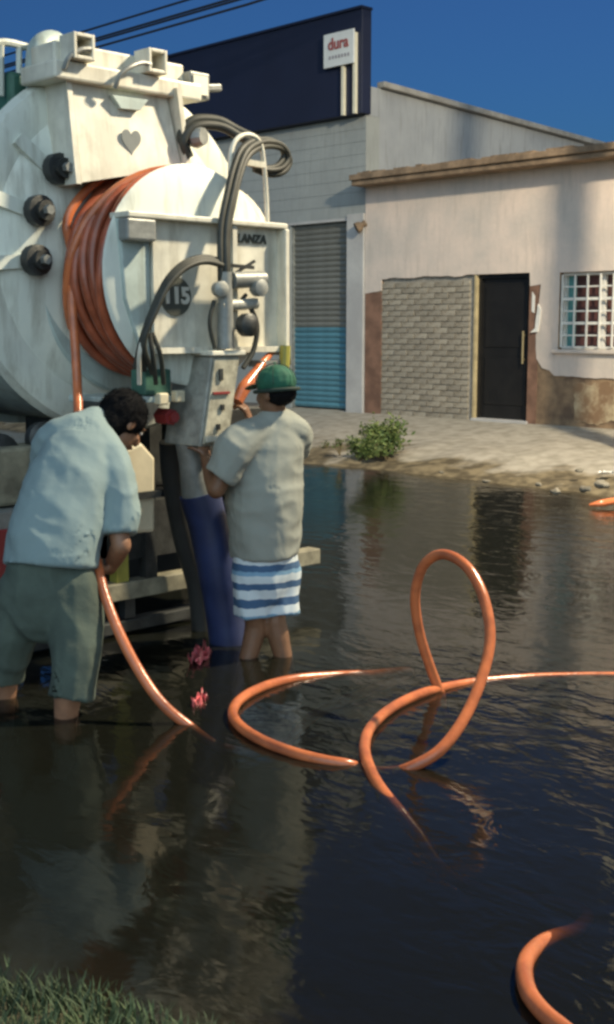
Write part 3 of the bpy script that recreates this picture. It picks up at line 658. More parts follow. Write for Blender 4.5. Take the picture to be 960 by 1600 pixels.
# black hydraulic hoses over the guide
for k, off in enumerate(((0, 0), (0.03, 0.02), (-0.012, 0.04))):
    o_ = V((0.0, (0.0, -0.026, 0.022)[k], (0.0, 0.01, -0.02)[k])) + V((0.012*(k == 0), 0, 0))
    pts = [at(392, 258, X=-5.14), at(415, 266, X=-5.13), at(438, 263, X=-5.12), at(449, 245, X=-5.12), at(436, 226, X=-5.10), at(410, 222, X=-5.05), at(386, 234, X=-4.98), at(372, 262, X=-4.94), at(360, 310, X=-4.90), at(351, 360, X=-4.88), at(351, 420, X=-4.86), at(352, 470, X=-4.88)]
    obj('hydraulic_hose', tube([p + o_ for p in pts], 0.0165, 10, smooth=6), 'hydraulic_hose', truck, smooth=True)
for k in range(2):
    o_ = V((0.02*k, 0.0, -0.035*k))
    obj('hydraulic_hose', tube([at(292, 236, X=-5.3)+o_, at(284, 210, X=-5.3)+o_, at(302, 188, X=-5.28)+o_, at(340, 188, X=-5.25)+o_, at(372, 204, X=-5.2)+o_, at(410, 222, X=-5.12)+o_], 0.026, 10, smooth=6), 'hydraulic_hose', truck, smooth=True)
obj('hose_coupling', lathe([(0, 0.045), (0.05, 0.06), (0.1, 0.045)], at(295, 215, X=-5.32), (1, 0.3, 0), 12), 'grey_steel', truck)
for k in range(3):
    o_ = V((0.015*k, -0.006*k, -0.012*k))
    obj('hydraulic_hose', tube([at(352, 410, X=-4.89)+o_, at(320, 402, X=-4.87)+o_, at(290, 410, X=-4.86)+o_, at(262, 436, X=-4.86)+o_, at(240, 480, X=-4.87)+o_, at(222, 530, X=-4.90)+o_, at(212+k*12, 575, X=-4.96)+o_], 0.015, 10, smooth=6), 'hydraulic_hose', truck, smooth=True)
for k, (xa, xb) in enumerate(((222, 214), (230, 240), (234, 252))):
    obj('hydraulic_hose', tube([at(xa+4, 520, X=-4.9), at((xa+xb)/2+k*4, 555, X=-4.89), at(xb+4, 600, X=-4.95)], 0.012, 8, smooth=6), 'hydraulic_hose' if k else 'white_steel', truck, smooth=True)
# ---- valve cluster
vc = at(360, 470, X=-4.86)
def vpos(x, y, X=-4.86): return at(x, y, X=X)
obj('valve_body', tube([vpos(352, 425), vpos(353, 545)], [0.035, 0.045], 14), 'grey_steel', truck, smooth=True)
obj('valve_body', tube([vpos(362, 438), vpos(412, 436)], [0.045, 0.04], 14), 'grey_steel', truck, smooth=True)
obj('valve_body', tube([vpos(345, 478), vpos(400, 474)], [0.03, 0.03], 12), 'cabinet_grey', truck, smooth=True)
obj('valve_head', lathe([(0, 0.03), (0.02, 0.06), (0.07, 0.06), (0.09, 0.03)], vpos(378, 508), (1, 0, 0), 18), 'dark_steel', truck, smooth=True)
obj('valve_head', lathe([(0, 0.02), (0.01, 0.045), (0.06, 0.045), (0.07, 0.02)], vpos(398, 450), (1, 0, 0), 16), 'grey_steel', truck, smooth=True)
obj('valve_head', lathe([(0, 0.02), (0.01, 0.04), (0.06, 0.04), (0.07, 0.02)], vpos(340, 452), (1, -.3, 0), 16), 'cabinet_grey', truck, smooth=True)
obj('valve_lever', bar(vpos(352, 414), vpos(396, 418), 0.018, 0.018), 'dark_steel', truck)
obj('valve_lever', bar(vpos(366, 428), vpos(398, 408), 0.014, 0.014), 'dark_steel', truck)
obj('valve_lever', bar(vpos(360, 490), vpos(385, 460), 0.016, 0.016), 'dark_steel', truck)
obj('valve_lever', bar(vpos(405, 425), vpos(392, 455), 0.016, 0.016), 'cabinet_grey', truck)
obj('hydraulic_hose', tube([vpos(392, 480), vpos(402, 510), vpos(396, 548), vpos(380, 575)], 0.014, 8, smooth=6), 'hydraulic_hose', truck, smooth=True)
obj('hydraulic_hose', tube([vpos(335, 470), vpos(328, 505), vpos(336, 545)], 0.012, 8, smooth=6), 'hydraulic_hose', truck, smooth=True)
# ---- control cabinet
def cab_pt(a, b, c):   # leaning box: a along X, b along Y, c height; bottom swings towards -Y
    return V((-5.16 + a, 4.075 + b - (1.585 - c)*0.19, c))
cv = [cab_pt(a, b, c) for c in (1.10, 1.565) for a, b in ((0, 0), (0.30, 0), (0.30, 0.19), (0, 0.19))]
cf = [(0,3,2,1),(4,5,6,7),(0,1,5,4),(1,2,6,5),(2,3,7,6),(3,0,4,7)]
cabn = obj('control_cabinet', (cv, cf), 'cabinet_grey', truck, bevel=0.008)
fv = [cab_pt(0.304, b, c) for b, c in ((0.012, 1.115), (0.178, 1.115), (0.178, 1.55), (0.012, 1.55))]
obj('cabinet_door', prism(fv, (0.012, 0, 0)), 'cabinet_face', cabn, bevel=0.003)
obj('cabinet_lid', prism([cab_pt(-0.02, -0.02, 1.567), cab_pt(0.33, -0.02, 1.567), cab_pt(0.33, 0.21, 1.567), cab_pt(-0.02, 0.21, 1.567)], (0, 0, 0.025)), 'white_steel', cabn, bevel=0.005)
for b, c, wd, ht, m_ in ((0.06, 1.47, 0.022, 0.06, 'dark_steel'), (0.10, 1.30, 0.02, 0.03, 'dark_steel'), (0.09, 1.20, 0.02, 0.03, 'dark_steel'), (0.08, 1.375, 0.11, 0.012, 'red_paint'), (0.06, 1.14, 0.08, 0.03, 'white_steel')):
    p = cab_pt(0.317, b, c); obj('switch', box((p.x, p.y-wd/2, p.z-ht/2), (p.x+0.012, p.y+wd/2, p.z+ht/2)), m_, cabn)
# clutter left of the cabinet
obj('junction_box', box((-5.10, 3.73, 1.37), (-4.98, 3.90, 1.50)), 'green_paint', truck, bevel=0.01)
obj('junction_box', box((-5.0, 3.80, 1.32), (-4.95, 3.86, 1.38)), 'cream_plastic', truck, bevel=0.008)
obj('junction_box', box((-4.99, 3.90, 1.33), (-4.94, 3.96, 1.39)), 'cream_plastic', truck, bevel=0.008)
obj('pump_housing', lathe([(0, 0.045), (0.1, 0.045), (0.101, 0.03), (0.13, 0.03)], (-5.12, 3.93, 1.25), (1, 0, 0), 6), 'red_paint', truck, smooth=True)
obj('pump_housing', lathe([(0, 0.06), (0.02, 0.14), (0.2, 0.14), (0.24, 0.05)], (-5.3, 3.62, 1.22), (1, 0, 0), 20), 'dark_steel', truck, smooth=True)
obj('reel_bracket', box((-5.4, 3.55, 1.33), (-4.99, 3.98, 1.365)), 'tank_teal', truck, bevel=0.008)
# yellow lever and black rod at the right end
obj('lever_rod', tube([at(452, 570, X=-4.94), at(449, 520, X=-4.94), at(446, 490, X=-4.94), at(448, 478, X=-4.94)], 0.012, 8, smooth=4), 'dark_steel', truck)
obj('lever_sleeve', tube([at(446, 540, X=-4.90), at(444, 580, X=-4.90)], 0.03, 10), 'yellow_paint', truck)
obj('lever_bracket', box((-5.0, 4.45, 1.50), (-4.90, 4.66, 1.535)), 'grey_steel', truck)
# ---- chassis, bumper and running gear
obj('chassis_rail', box((-12, (TY+0.2)-0.5, 0.45), (-5.5, (TY+0.2)-0.38, 0.72)), 'dark_steel', truck)
obj('chassis_rail', box((-12, (TY+0.2)+0.38, 0.45), (-5.5, (TY+0.2)+0.5, 0.72)), 'dark_steel', truck)
obj('chassis_crossbeam', box((-5.62, (TY+0.2)-0.9, 0.42), (-5.50, (TY+0.2)+0.9, 0.74)), 'dark_steel', truck)
for yy in (TY-0.7, TY, TY+0.7): obj('tank_saddle', box((-6.4, yy-0.12, 0.73), (-6.1, yy+0.12, 1.3)), 'dark_steel', truck)
obj('bumper', box((-5.56, 3.08, 0.205), (-5.45, 5.46, 0.305)), 'bumper_paint', truck, bevel=0.008)
obj('lower_bar', box((-5.56, 3.1, 0.015), (-5.47, 4.55, 0.085)), 'dark_steel', truck, bevel=0.008)
for yy in (3.35, 3.98, 4.5, 5.0): obj('bumper_stay', box((-5.55, yy-0.035, 0.09), (-5.49, yy+0.035, 0.204)), 'dark_steel', truck)
for yy in (3.45, 3.92, 4.12, 4.75, 5.1): obj('bumper_upright', box((-5.54, yy-0.04, 0.306), (-5.47, yy+0.04, 0.9)), 'dark_steel' if yy != 3.92 else 'yellow_paint', truck)
obj('tail_lamp_board', box((-5.44, 3.0, 0.40), (-5.40, 3.22, 0.70)), 'red_paint', truck, bevel=0.01)
# cream water box under the tank, near the reel
cb = obj('water_box', prism([at(196, 702, X=-4.97), at(222, 690, X=-4.97), at(244, 715, X=-4.97), at(243, 832, X=-4.97), at(200, 835, X=-4.97)], (-0.25, 0, 0)), 'cream_plastic', truck, bevel=0.02)
obj('water_box_strap', box((-4.965, at(196, 760, X=-4.97).y-0.01, 0.85), (-4.945, at(245, 760, X=-4.97).y+0.01, 0.885)), 'dark_steel', truck)
obj('rear_locker', box((-5.75, 3.1, 0.80), (-5.5, 3.60, 1.10)), 'bumper_paint', truck, bevel=0.02)
obj('tool_tray', box((-5.7, 2.95, 0.68), (-5.42, 3.45, 0.79)), 'grey_steel', truck, bevel=0.01)
obj('rear_tank_foot', box((-5.8, 4.45, 0.75), (-5.45, 5.1, 1.25)), 'dark_steel', truck, bevel=0.02)
def wheel(x, y, s):
    t = obj('wheel', lathe([(-0.13, 0.28), (-0.14, 0.42), (-0.10, 0.50), (0.10, 0.50), (0.14, 0.42), (0.13, 0.28)], (x, y, 0.20), (0, 1, 0), 40), 'rubber', truck, smooth=True)
    obj('rim', lathe([(-0.02, 0.05), (0.0, 0.12), (0.02, 0.14), (0.0, 0.27), (0.10*1, 0.29)], (x, y + s*0.06, 0.20), (0, s, 0), 32), 'grey_steel', t, smooth=True)
for x in (-6.75, -8.1, -11.3):
    for y, s in ((TY-1.05, -1), (TY+1.05, 1)): wheel(x, y, s)
for s in (-1, 1):
    obj('mudguard', prism([(x_, TY + s*1.05 - 0.19, z_) for x_, z_ in ((-8.75, 0.55), (-8.6, 0.78), (-6.3, 0.78), (-6.1, 0.50), (-6.13, 0.50), (-6.32, 0.75), (-8.58, 0.75), (-8.72, 0.55))], (0, 0.38, 0)), 'dark_steel', truck)
obj('cab', merge(box((-13.3, TY-1.2, 0.45), (-11.2, TY+1.2, 1.6)), prism([(-13.3, TY-1.18, 1.602), (-11.2, TY-1.18, 1.602), (-11.2, TY-1.18, 2.75), (-13.0, TY-1.18, 2.75)], (0, 2.36, 0))), 'white_steel', truck, bevel=0.05)
obj('cab_window', box((-12.9, TY-1.19, 1.75), (-11.9, TY-1.181, 2.5)), 'window_glass', truck)
obj('side_pipe', tube([(-5.7, 3.22, 1.15), (-7.5, 3.15, 1.10), (-10, 3.15, 1.10)], 0.07, 14), 'grey_steel', truck, smooth=True)
obj('side_valve', lathe([(0, 0.05), (0.03, 0.12), (0.10, 0.12), (0.13, 0.05)], (-5.72, 3.28, 1.05), (1, -0.2, 0), 18), 'dark_steel', truck, smooth=True)
obj('side_valve', lathe([(0, 0.04), (0.03, 0.09), (0.09, 0.09), (0.12, 0.04)], (-5.66, 3.52, 1.12), (1, -0.1, 0.1), 18), 'dark_steel', truck, smooth=True)

# ================================================================== ORANGE HOSE (one hose: wound on the reel, led down, looping in the water)
oh = thing('orange_hose', (-4.0, 3.2, 0.0), 'long orange jetting hose wound on the truck reel and looping through the flood water', 'hose')
HR = 0.0235
rw = random.Random(5)
turn = 0
for layer in range(2):
    for k in range(7 - layer):
        x = -5.44 + 0.058*k + layer*0.029
        rad = RR + 0.03 + layer*0.045
        pts = []
        ph = rw.uniform(0, 6)
        for i in range(61):
            a = 2*math.pi*i/60
            wob = 0.016*math.sin(a*2+ph) + 0.012*math.sin(a*3+ph*2)
            rr = rad + 0.010*math.sin(a*3 + ph) + 0.008
            pts.append(V((x + wob + 0.05*math.sin(a)*(-0.35), RY + rr*math.cos(a), RZ + rr*math.sin(a))))
        obj('hose_turn', tube(pts, 0.028, 10), 'orange_hose_old', oh, smooth=True); turn += 1
# the strand lifted over the top of the reel
obj('hose_turn', tube([V((-5.09, RY + (RR+0.105)*math.cos(a), RZ + (RR+0.105)*math.sin(a))) + V((-0.34*(a-1.4)/2.2, 0, 0)) for a in [1.25 + 0.12*i for i in range(21)]], 0.027, 10), 'orange_hose', oh, smooth=True)
# from the reel down to the first man and into the water
A = [V((-5.40, RY + 0.585*math.cos(a), RZ + 0.585*math.sin(a))) for a in (1.5, 1.9, 2.3, 2.65)] + [at(113, 400, X=-5.39), at(113, 470, X=-5.33), at(117, 530, X=-5.28), at(121, 600, X=-5.2), at(123, 660, D=6.0), at(124, 740, D=5.85), at(136, 820, D=5.66), at(152, 882, D=5.46), at(164, 930, D=5.36), at(185, 985, D=5.27), at(214, 1042, D=5.2), at(250, 1095, D=5.13)]
e = at(292, 1132, Z=-0.005)
A += [e, e + V((0.14, 0.10, -0.10)), e + V((0.10, 0.45, -0.19)), e + V((-0.10, 0.95, -0.17)),
      at(640, 1052, Z=-0.10), at(575, 1054, Z=-0.03), at(520, 1056, Z=-0.012), at(460, 1061, Z=0.004), at(412, 1073, Z=0.015), at(377, 1092, Z=0.018), at(364, 1113, Z=0.02), at(376, 1135, Z=0.02), at(412, 1158, Z=0.018), at(462, 1177, Z=0.014), at(510, 1189, Z=0.006), at(545, 1195, Z=-0.006), at(580, 1205, Z=-0.05), at(615, 1206, Z=-0.04)]
c2 = at(640, 1200, Z=0.0)
A += [c2, at(688, 1172, D=4.60), at(727, 1120, D=4.72), at(756, 1050, D=4.88), at(766, 990, D=5.0), at(754, 928, D=5.13), at(728, 884, D=5.25), at(692, 866, D=5.36), at(662, 884, D=5.44), at(649, 930, D=5.5), at(655, 985, D=5.54), at(670, 1035, D=5.57)]
c1 = at(688, 1082, Z=-0.01)
A += [c1, c1 + V((0.06, 0.03, -0.14)), c1 + V((0.35, 0.35, -0.2)), c1 + V((0.9, 0.9, -0.18)), c1 + V((1.6, 1.3, -0.1)), at(1180, 1075, Z=0.0), at(1080, 1060, Z=-0.008), at(960, 1057, Z=-0.016), at(870, 1058, Z=-0.017), at(800, 1061, Z=-0.014), at(730, 1068, Z=-0.004), at(664, 1082, Z=0.014), at(613, 1106, Z=0.018), at(580, 1136, Z=0.02), at(570, 1168, Z=0.018), at(579, 1203, Z=0.008), at(597, 1235, Z=-0.008), at(622, 1265, Z=-0.035), at(650, 1300, Z=-0.09)]
A += [at(720, 1380, Z=-0.2), at(900, 1420, Z=-0.2), at(905, 1450, Z=-0.12), at(862, 1466, Z=-0.03), at(834, 1484, Z=0.0), at(820, 1510, Z=0.018), at(824, 1545, Z=0.022), at(843, 1575, Z=0.02), at(873, 1602, Z=0.015), at(930, 1640, Z=0.0), at(1100, 1720, Z=-0.1)]
obj('hose_length', tube(A, HR, 14, smooth=9), 'orange_hose', oh, smooth=True)
# far hose end at the water's edge
fo = [at(921, 789, Z=0.03), at(940, 786, Z=0.05), at(965, 782, Z=0.06), at(1010, 778, Z=0.06), at(1090, 776, Z=0.06)]
tag(obj('orange_hose', tube(fo, [0.012, 0.035, 0.035, 0.035, 0.035], 10, smooth=5), 'orange_hose', smooth=True), 'end of an orange hose lying at the far water edge on the right', 'hose')
# short orange hose at the second man's raised hand
so_ = [at(428, 548, X=-4.97), at(415, 562, X=-4.93), at(398, 585, X=-4.90), at(382, 606, X=-4.87), at(371, 628, X=-4.86)]
tag(obj('short_hose', tube(so_, [0.014, 0.020, 0.030, 0.036, 0.03], 12, smooth=6), 'orange_hose', smooth=True), 'short orange hose in front of the man in the green cap', 'hose')
# navy suction hoses hanging from the truck into the water
def ribbed(pts, r):
    p = catmull(pts, 14); rs = [r*(1 + 0.05*noise.noise((i*0.11, r*50, 0))) for i in range(len(p))]
    return tube(p, rs, 20)
sh1 = thing('suction_hose', at(352, 1000, X=-5.0), 'thick navy suction hose with grey coupling hanging beside the man in the cap', 'hose')
obj('hose_body', ribbed([at(312, 770, X=-5.02), at(328, 830, X=-5.0), at(342, 900, X=-4.98), at(352, 960, X=-4.97), at(358, 1010, X=-4.96), at(360, 1060, X=-4.96)], 0.108), 'navy_hose', sh1, smooth=True)
obj('coupling', tube([at(292, 690, X=-5.03), at(300, 722, X=-5.03), at(314, 775, X=-5.02)], [0.062, 0.07, 0.105], 20), 'grey_steel', sh1, smooth=True)
sh2 = obj('suction_hose', ribbed([at(268, 690, X=-5.30), at(274, 760, X=-5.32), at(290, 840, X=-5.32), at(312, 920, X=-5.3), at(320, 1000, X=-5.28)], 0.07), 'rubber', None, smooth=True)
tag(sh2, 'black suction hose hanging between the cream box and the navy hose', 'hose')
# crumpled red sheets on the water under the bumper
def scrap(x, y, w_, d_, z0, label, seed):
    c = at(x, y, Z=0.0); v, f = [], []
    rs = random.Random(seed); nu, nv = 11, 9
    for j in range(nv):
        for i in range(nu):
            a, b = i/(nu-1)-0.5, j/(nv-1)-0.5
            k = 1.0 - 0.45*abs(math.sin(i*1.1+seed)) if j in (0, nv-1) else 1.0
            p = c + RIGHT*(a*w_*(1.1 - abs(b)) + 0.10*b*w_*4 + rs.uniform(-.006, .006)) + AWAY*(b*d_*k + rs.uniform(-.012, .012)) + _z*(z0 + 0.022*math.sin(i*1.7+j*0.9) + 0.02*math.cos(j*1.9+i) + rs.uniform(-.008, .008))
            v.append(p)
    for j in range(nv-1):
        for i in range(nu-1):
            if (i*7 + j*3 + seed) % 11 == 0: continue
            f.append((j*nu+i, j*nu+i+1, (j+1)*nu+i+1, (j+1)*nu+i))
    o = obj('red_sheet', (v, f), 'red_patch', smooth=True)
    md = o.modifiers.new('thickness', 'SOLIDIFY'); md.thickness = 0.003
    tag(o, label, 'litter', 'red sheets on the water below the bumper')
scrap(312, 1029, 0.10, 0.30, 0.022, 'bright pink red crumpled sheet on the water nearest the truck bumper', 2)
scrap(312, 1095, 0.06, 0.20, -0.004, 'darker half sunken red sheet standing in for a red reflection below the bright one', 5)  # red reflection on the water, built as a sheet

# ================================================================== PEOPLE
def ring_loft(secs, seg=16, flat=(0, 0)):
    # secs: list of (point, half-width a, half-depth b, width axis); rounded ends
    pts = [s[0] for s in secs]; T, N = frames(pts); v, f = [], []
    ext = []
    n = len(secs)
    def cap(i, sgn):
        p, a, b, ax = secs[i]; m = min(a, b)
        return [(p + T[i]*sgn*m*math.sin(t)*0.9, a*math.cos(t), b*math.cos(t), ax, T[i]) for t in (0.5, 0.95, 1.35)]
    if not flat[0]: ext += list(reversed(cap(0, -1)))
    for i, s in enumerate(secs): ext.append((*s, T[i]))
    if not flat[1]: ext += cap(n-1, 1)
    for p, a, b, ax, t in ext:
        w_ = ax - t*ax.dot(t); w_ = w_.normalized() if w_.length > 1e-5 else t.orthogonal().normalized()
        d_ = t.cross(w_)
        for k in range(seg):
            an = 2*math.pi*k/seg; v.append(p + w_*a*math.cos(an) + d_*b*math.sin(an))
    m = len(ext)
    for i in range(m-1):
        for k in range(seg):
            k2 = (k+1) % seg; f.append((i*seg+k, i*seg+k2, (i+1)*seg+k2, (i+1)*seg+k))
    f.append(tuple(range(seg))[::-1]); f.append(tuple((m-1)*seg+k for k in range(seg)))
    return v, f
def limb(*jr, sub=3, flat=(0, 0)):
    # joints with radii -> smooth tapered limb
    pts = [V(p) for p, r in jr]; rs = [r for p, r in jr]
    P = catmull(pts, sub) if len(pts) > 2 else [pts[0] + (pts[1]-pts[0])*i/4 for i in range(5)]
    n = len(P); R_ = []
    for i in range(n):
        t = i/(n-1)*(len(rs)-1); k = min(int(t), len(rs)-2); R_.append(rs[k] + (rs[k+1]-rs[k])*(t-k))
    return ring_loft([(p, r, r, V((1, 0, 0.001))) for p, r in zip(P, R_)], 12, flat)
def ball(c, rx, ry, rz, M=None, seg=16):
    v, f = [], []; rings = 10; M = M or Matrix.Identity(3)
    for j in range(rings+1):
        t = math.pi*(j+0.02)/(rings+0.04)
        for k in range(seg):
            a = 2*math.pi*k/seg; v.append(V(c) + M @ V((rx*math.sin(t)*math.cos(a), ry*math.sin(t)*math.sin(a), rz*math.cos(t))))
    for j in range(rings):
        for k in range(seg):
            k2 = (k+1) % seg; f.append((j*seg+k, j*seg+k2, (j+1)*seg+k2, (j+1)*seg+k))
    f.append(tuple(range(seg))); f.append(tuple(rings*seg+k for k in range(seg))[::-1])
    return v, f
def blob(name, parts, m, parent, voxel=0.012, smooth=6, wr=None, seed=0):
    me = mesh_of(name, merge(*parts))
    # every closed shell must point outwards before the voxel union
    o = bpy.data.objects.new(name, me); col.objects.link(o)
    md = o.modifiers.new('r', 'REMESH'); md.mode = 'VOXEL'; md.voxel_size = voxel; md.use_smooth_shade = True
    if smooth:
        ms = o.modifiers.new('s', 'SMOOTH'); ms.factor = 0.5; ms.iterations = smooth
    bpy.context.view_layer.update()
    em_ = bpy.data.meshes.new_from_object(o.evaluated_get(bpy.context.evaluated_depsgraph_get()))
    bpy.data.objects.remove(o); bpy.data.meshes.remove(me)
    if wr:
        for vt in em_.vertices:
            d = 0
            for amp, sc_, st in wr:
                q = vt.co; nv_ = noise.noise((q.x*sc_*st[0]+seed, q.y*sc_*st[1], q.z*sc_*st[2] + 0.8*q.x*sc_*st[0]*(len(st) > 3)))
                d += amp*(1 - 3.2*abs(nv_)) if len(st) > 3 else amp*nv_
            vt.co += vt.normal*d
    em_.shade_smooth(); em_.materials.clear()
    em_.name = name
    return link(name, em_, m, parent)
def hand(wrist, direc, palm_n, curl=0.9, s=1.0, thumb_side=1):
    # palm + five curled fingers; direc = wrist to knuckles, palm_n = direction the palm faces
    d = V(direc).normalized(); pn = V(palm_n); pn = (pn - d*pn.dot(d)).normalized(); side = d.cross(pn)*thumb_side
    parts = []; w0 = V(wrist)
    parts.append(ring_loft([(w0, 0.027*s, 0.020*s, side), (w0 + d*0.04*s, 0.040*s, 0.016*s, side), (w0 + d*0.085*s, 0.042*s, 0.013*s, side)], 12))
    for k, (off, ln) in enumerate(((0.032, 0.075), (0.011, 0.083), (-0.011, 0.077), (-0.031, 0.06))):
        p = w0 + d*0.085*s + side*off*s; a = curl*0.45; js = [(p - d*0.015*s, 0.0095*s)]
        for q, frac in enumerate((0.45, 0.32, 0.26)):
            a += curl*(0.35 if q == 0 else 0.75)
            p = p + (d*math.cos(a) + pn*math.sin(a))*ln*frac*s; js.append((p, (0.0092 - 0.0009*q)*s))
        parts.append(limb(*js, sub=3))
    p = w0 + d*0.028*s + side*0.034*s; js = [(p - side*0.012*s, 0.012*s)]
    for q, frac in enumerate((0.045, 0.032)):
        p = p + (d*(0.62 - 0.1*q) + side*(0.62 - 0.75*q*curl) + pn*(0.5 + 0.4*q)).normalized()*frac*s; js.append((p, (0.011 - 0.001*q)*s))
    parts.append(limb(*js, sub=3))
    return parts
def head(c, fwd, up, m_skin, s=1.0):
    # skull, jaw, nose, ears, brow as one set of shells; returns parts and an axis matrix (columns: right, forward, up)
    fw_ = V(fwd).normalized(); u = V(up); u = (u - fw_*u.dot(fw_)).normalized(); rt = fw_.cross(u)
    M = Matrix((rt, fw_, u)).transposed(); c = V(c)
    def L(x, y, z): return c + M @ V((x*s, y*s, z*s))
    parts = [ball(L(0, -0.012, 0.025), 0.076*s, 0.096*s, 0.090*s, M), ball(L(0, 0.025, -0.045), 0.060*s, 0.062*s, 0.075*s, M), ball(L(0, 0.058, -0.088), 0.032*s, 0.026*s, 0.024*s, M),
             ball(L(0, 0.102, -0.018), 0.014*s, 0.020*s, 0.024*s, M), ball(L(0, 0.088, 0.005), 0.010*s, 0.014*s, 0.03*s, M), ball(L(0, 0.078, 0.030), 0.052*s, 0.016*s, 0.011*s, M),
             ball(L(0.077, -0.012, -0.008), 0.011*s, 0.022*s, 0.032*s, M), ball(L(-0.077, -0.012, -0.008), 0.011*s, 0.022*s, 0.032*s, M),
             ball(L(0.036, 0.066, -0.025), 0.022*s, 0.02*s, 0.02*s, M), ball(L(-0.036, 0.066, -0.025), 0.022*s, 0.02*s, 0.02*s, M), ball(L(0, 0.083, -0.058), 0.024*s, 0.014*s, 0.011*s, M)]
    return parts, M, L
def face_details(L, M, parent, s=1.0):
    for sx in (-1, 1):
        obj('eye', ball(L(sx*0.031, 0.076, 0.010), 0.013*s, 0.010*s, 0.009*s, M), 'eye_white', parent, smooth=True)
        obj('pupil', ball(L(sx*0.031, 0.0845, 0.010), 0.005*s, 0.003*s, 0.005*s, M), 'iris', parent, smooth=True)
        obj('eyebrow', ball(L(sx*0.033, 0.088, 0.032), 0.020*s, 0.006*s, 0.004*s, M), 'hair', parent, smooth=True)
    obj('lips', ball(L(0, 0.093, -0.060), 0.022*s, 0.006*s, 0.007*s, M), 'lip', parent, smooth=True)

# ---------------- man bending over the hose (light blue shirt)
S = RIGHT
pA = thing('person', at(70, 1115, D=5.35) * 1.0, 'person in light blue t-shirt and dark green shorts bending over the orange hose', 'person')
pA.location.z = -0.3
footR = V((-4.49, 2.86, -0.27)); footL = V((-4.93, 2.82, -0.27))
neckA = at(147, 660, D=5.76)
hdA, MA, LA = head(at(193, 662, D=5.84), RIGHT*0.75 + AWAY*0.75 - _z*0.95, _z*0.75 + RIGHT*0.35 + AWAY*0.35, 'skin', 1.14)
shR, shL = at(165, 712, D=5.64), at(84, 690, D=5.68)
elR, elL = at(190, 852, D=5.46), at(58, 770, D=5.86)
wrR, wrL = at(172, 890, D=5.60), at(112, 760, D=6.02)
tors = [(at(78, 912, D=5.40), 0.165, 0.12, S), (at(84, 850, D=5.43), 0.165, 0.115, S), (at(112, 765, D=5.56), 0.185, 0.12, S), (at(128, 700, D=5.67), 0.17, 0.10, S), (at(140, 672, D=5.73), 0.08, 0.07, S)]
hA = hand(wrR, at(156, 893, D=5.52) - wrR, RIGHT*-0.3 + AWAY*-0.6 + _z*0.2, 1.1, 1.05, 1)
hB = hand(wrL, at(122, 735, D=5.92) - wrL, RIGHT*0.6 - AWAY*0.3, 1.1, 1.05, -1)
body = hdA + hA + hB + [ring_loft(tors), limb((at(140, 685, D=5.72), 0.062), (neckA, 0.058), (at(172, 660, D=5.80), 0.055)),
    limb((shR, 0.058), (shR.lerp(elR, 0.5), 0.05), (elR, 0.046)), limb((elR, 0.047), (elR.lerp(wrR, 0.45), 0.043), (wrR, 0.028)),
    limb((shL, 0.058), (shL.lerp(elL, 0.5), 0.05), (elL, 0.043)), limb((elL, 0.044), (elL.lerp(wrL, 0.45), 0.04), (wrL, 0.028)),
    limb((at(112, 925, D=5.38), 0.10), (at(116, 1000, D=5.30), 0.085), (at(112, 1062, D=5.22), 0.060), (at(106, 1090, D=5.21), 0.062), (footR + V((-0.01, 0.02, 0.09)), 0.040)),
    limb((at(42, 925, D=5.42), 0.10), (at(22, 985, D=5.44), 0.085), (at(10, 1040, D=5.47), 0.060), (at(8, 1062, D=5.50), 0.062), (footL + V((-0.01, 0.02, 0.09)), 0.040)),
    limb((footR + V((0.02, -0.02, 0.03)), 0.042), (footR + AWAY*0.1 + V((0, 0, 0.02)), 0.042), (footR + AWAY*0.19, 0.03)), limb((footL + V((0.02, -0.02, 0.03)), 0.042), (footL + AWAY*0.1 + V((0, 0, 0.02)), 0.042), (footL + AWAY*0.19, 0.03))]
blob('body', body, 'skin', pA, 0.0085, 3)
face_details(LA, MA, pA, 1.14)
hs = [ball(LA(0, -0.026, 0.034), 0.094*1.14, 0.108*1.14, 0.104*1.14, MA), ball(LA(0, -0.055, -0.03), 0.078*1.14, 0.07*1.14, 0.075*1.14, MA), ball(LA(0.066, 0.0, 0.02), 0.026, 0.05, 0.05, MA), ball(LA(-0.066, 0.0, 0.02), 0.026, 0.05, 0.05, MA)]
blob('hair', hs, 'hair', pA, 0.009, 3, [(0.006, 38, (1, 1, 1)), (0.004, 90, (1, 1, 1))])
def strands(o, n, ln, seed, down):
    me = o.data; rnd = random.Random(seed); v, f = [], []
    vs = me.vertices
    for _ in range(n):
        q = vs[rnd.randrange(len(vs))]; nr = q.normal; t = (V(down) + V((rnd.uniform(-.7, .7), rnd.uniform(-.7, .7), rnd.uniform(-.7, .7)))); t = (t - nr*t.dot(nr)).normalized()
        w_ = nr.cross(t)*rnd.uniform(0.0008, 0.0016); l_ = ln*rnd.uniform(0.6, 1.3); p = q.co - nr*0.002; k = len(v)
        v += [p - w_, p + w_, p + nr*l_*0.32 + t*l_*0.55 + w_*0.7, p + nr*l_*0.32 + t*l_*0.55 - w_*0.7, p + nr*l_*0.28 + t*l_]; f += [(k, k+1, k+2, k+3), (k+3, k+2, k+4)]
    m2 = bpy.data.meshes.new('hair_strands'); m2.from_pydata([tuple(p) for p in v], [], f)
    tag(link('hair_strands', m2, 'hair', o), kind='stuff')
strands([c for c in pA.children if c.name.startswith('hair')][0], 3500, 0.026, 1, MA @ V((0, -0.6, -0.8)))
WRK = [(0.016, 4.5, (1, 1, 0.9)), (0.0085, 4.2, (1, 1, 0.8, 1)), (0.0040, 9, (0.7, 0.7, 1.3, 1)), (0.0008, 34, (1, 1, 1))]
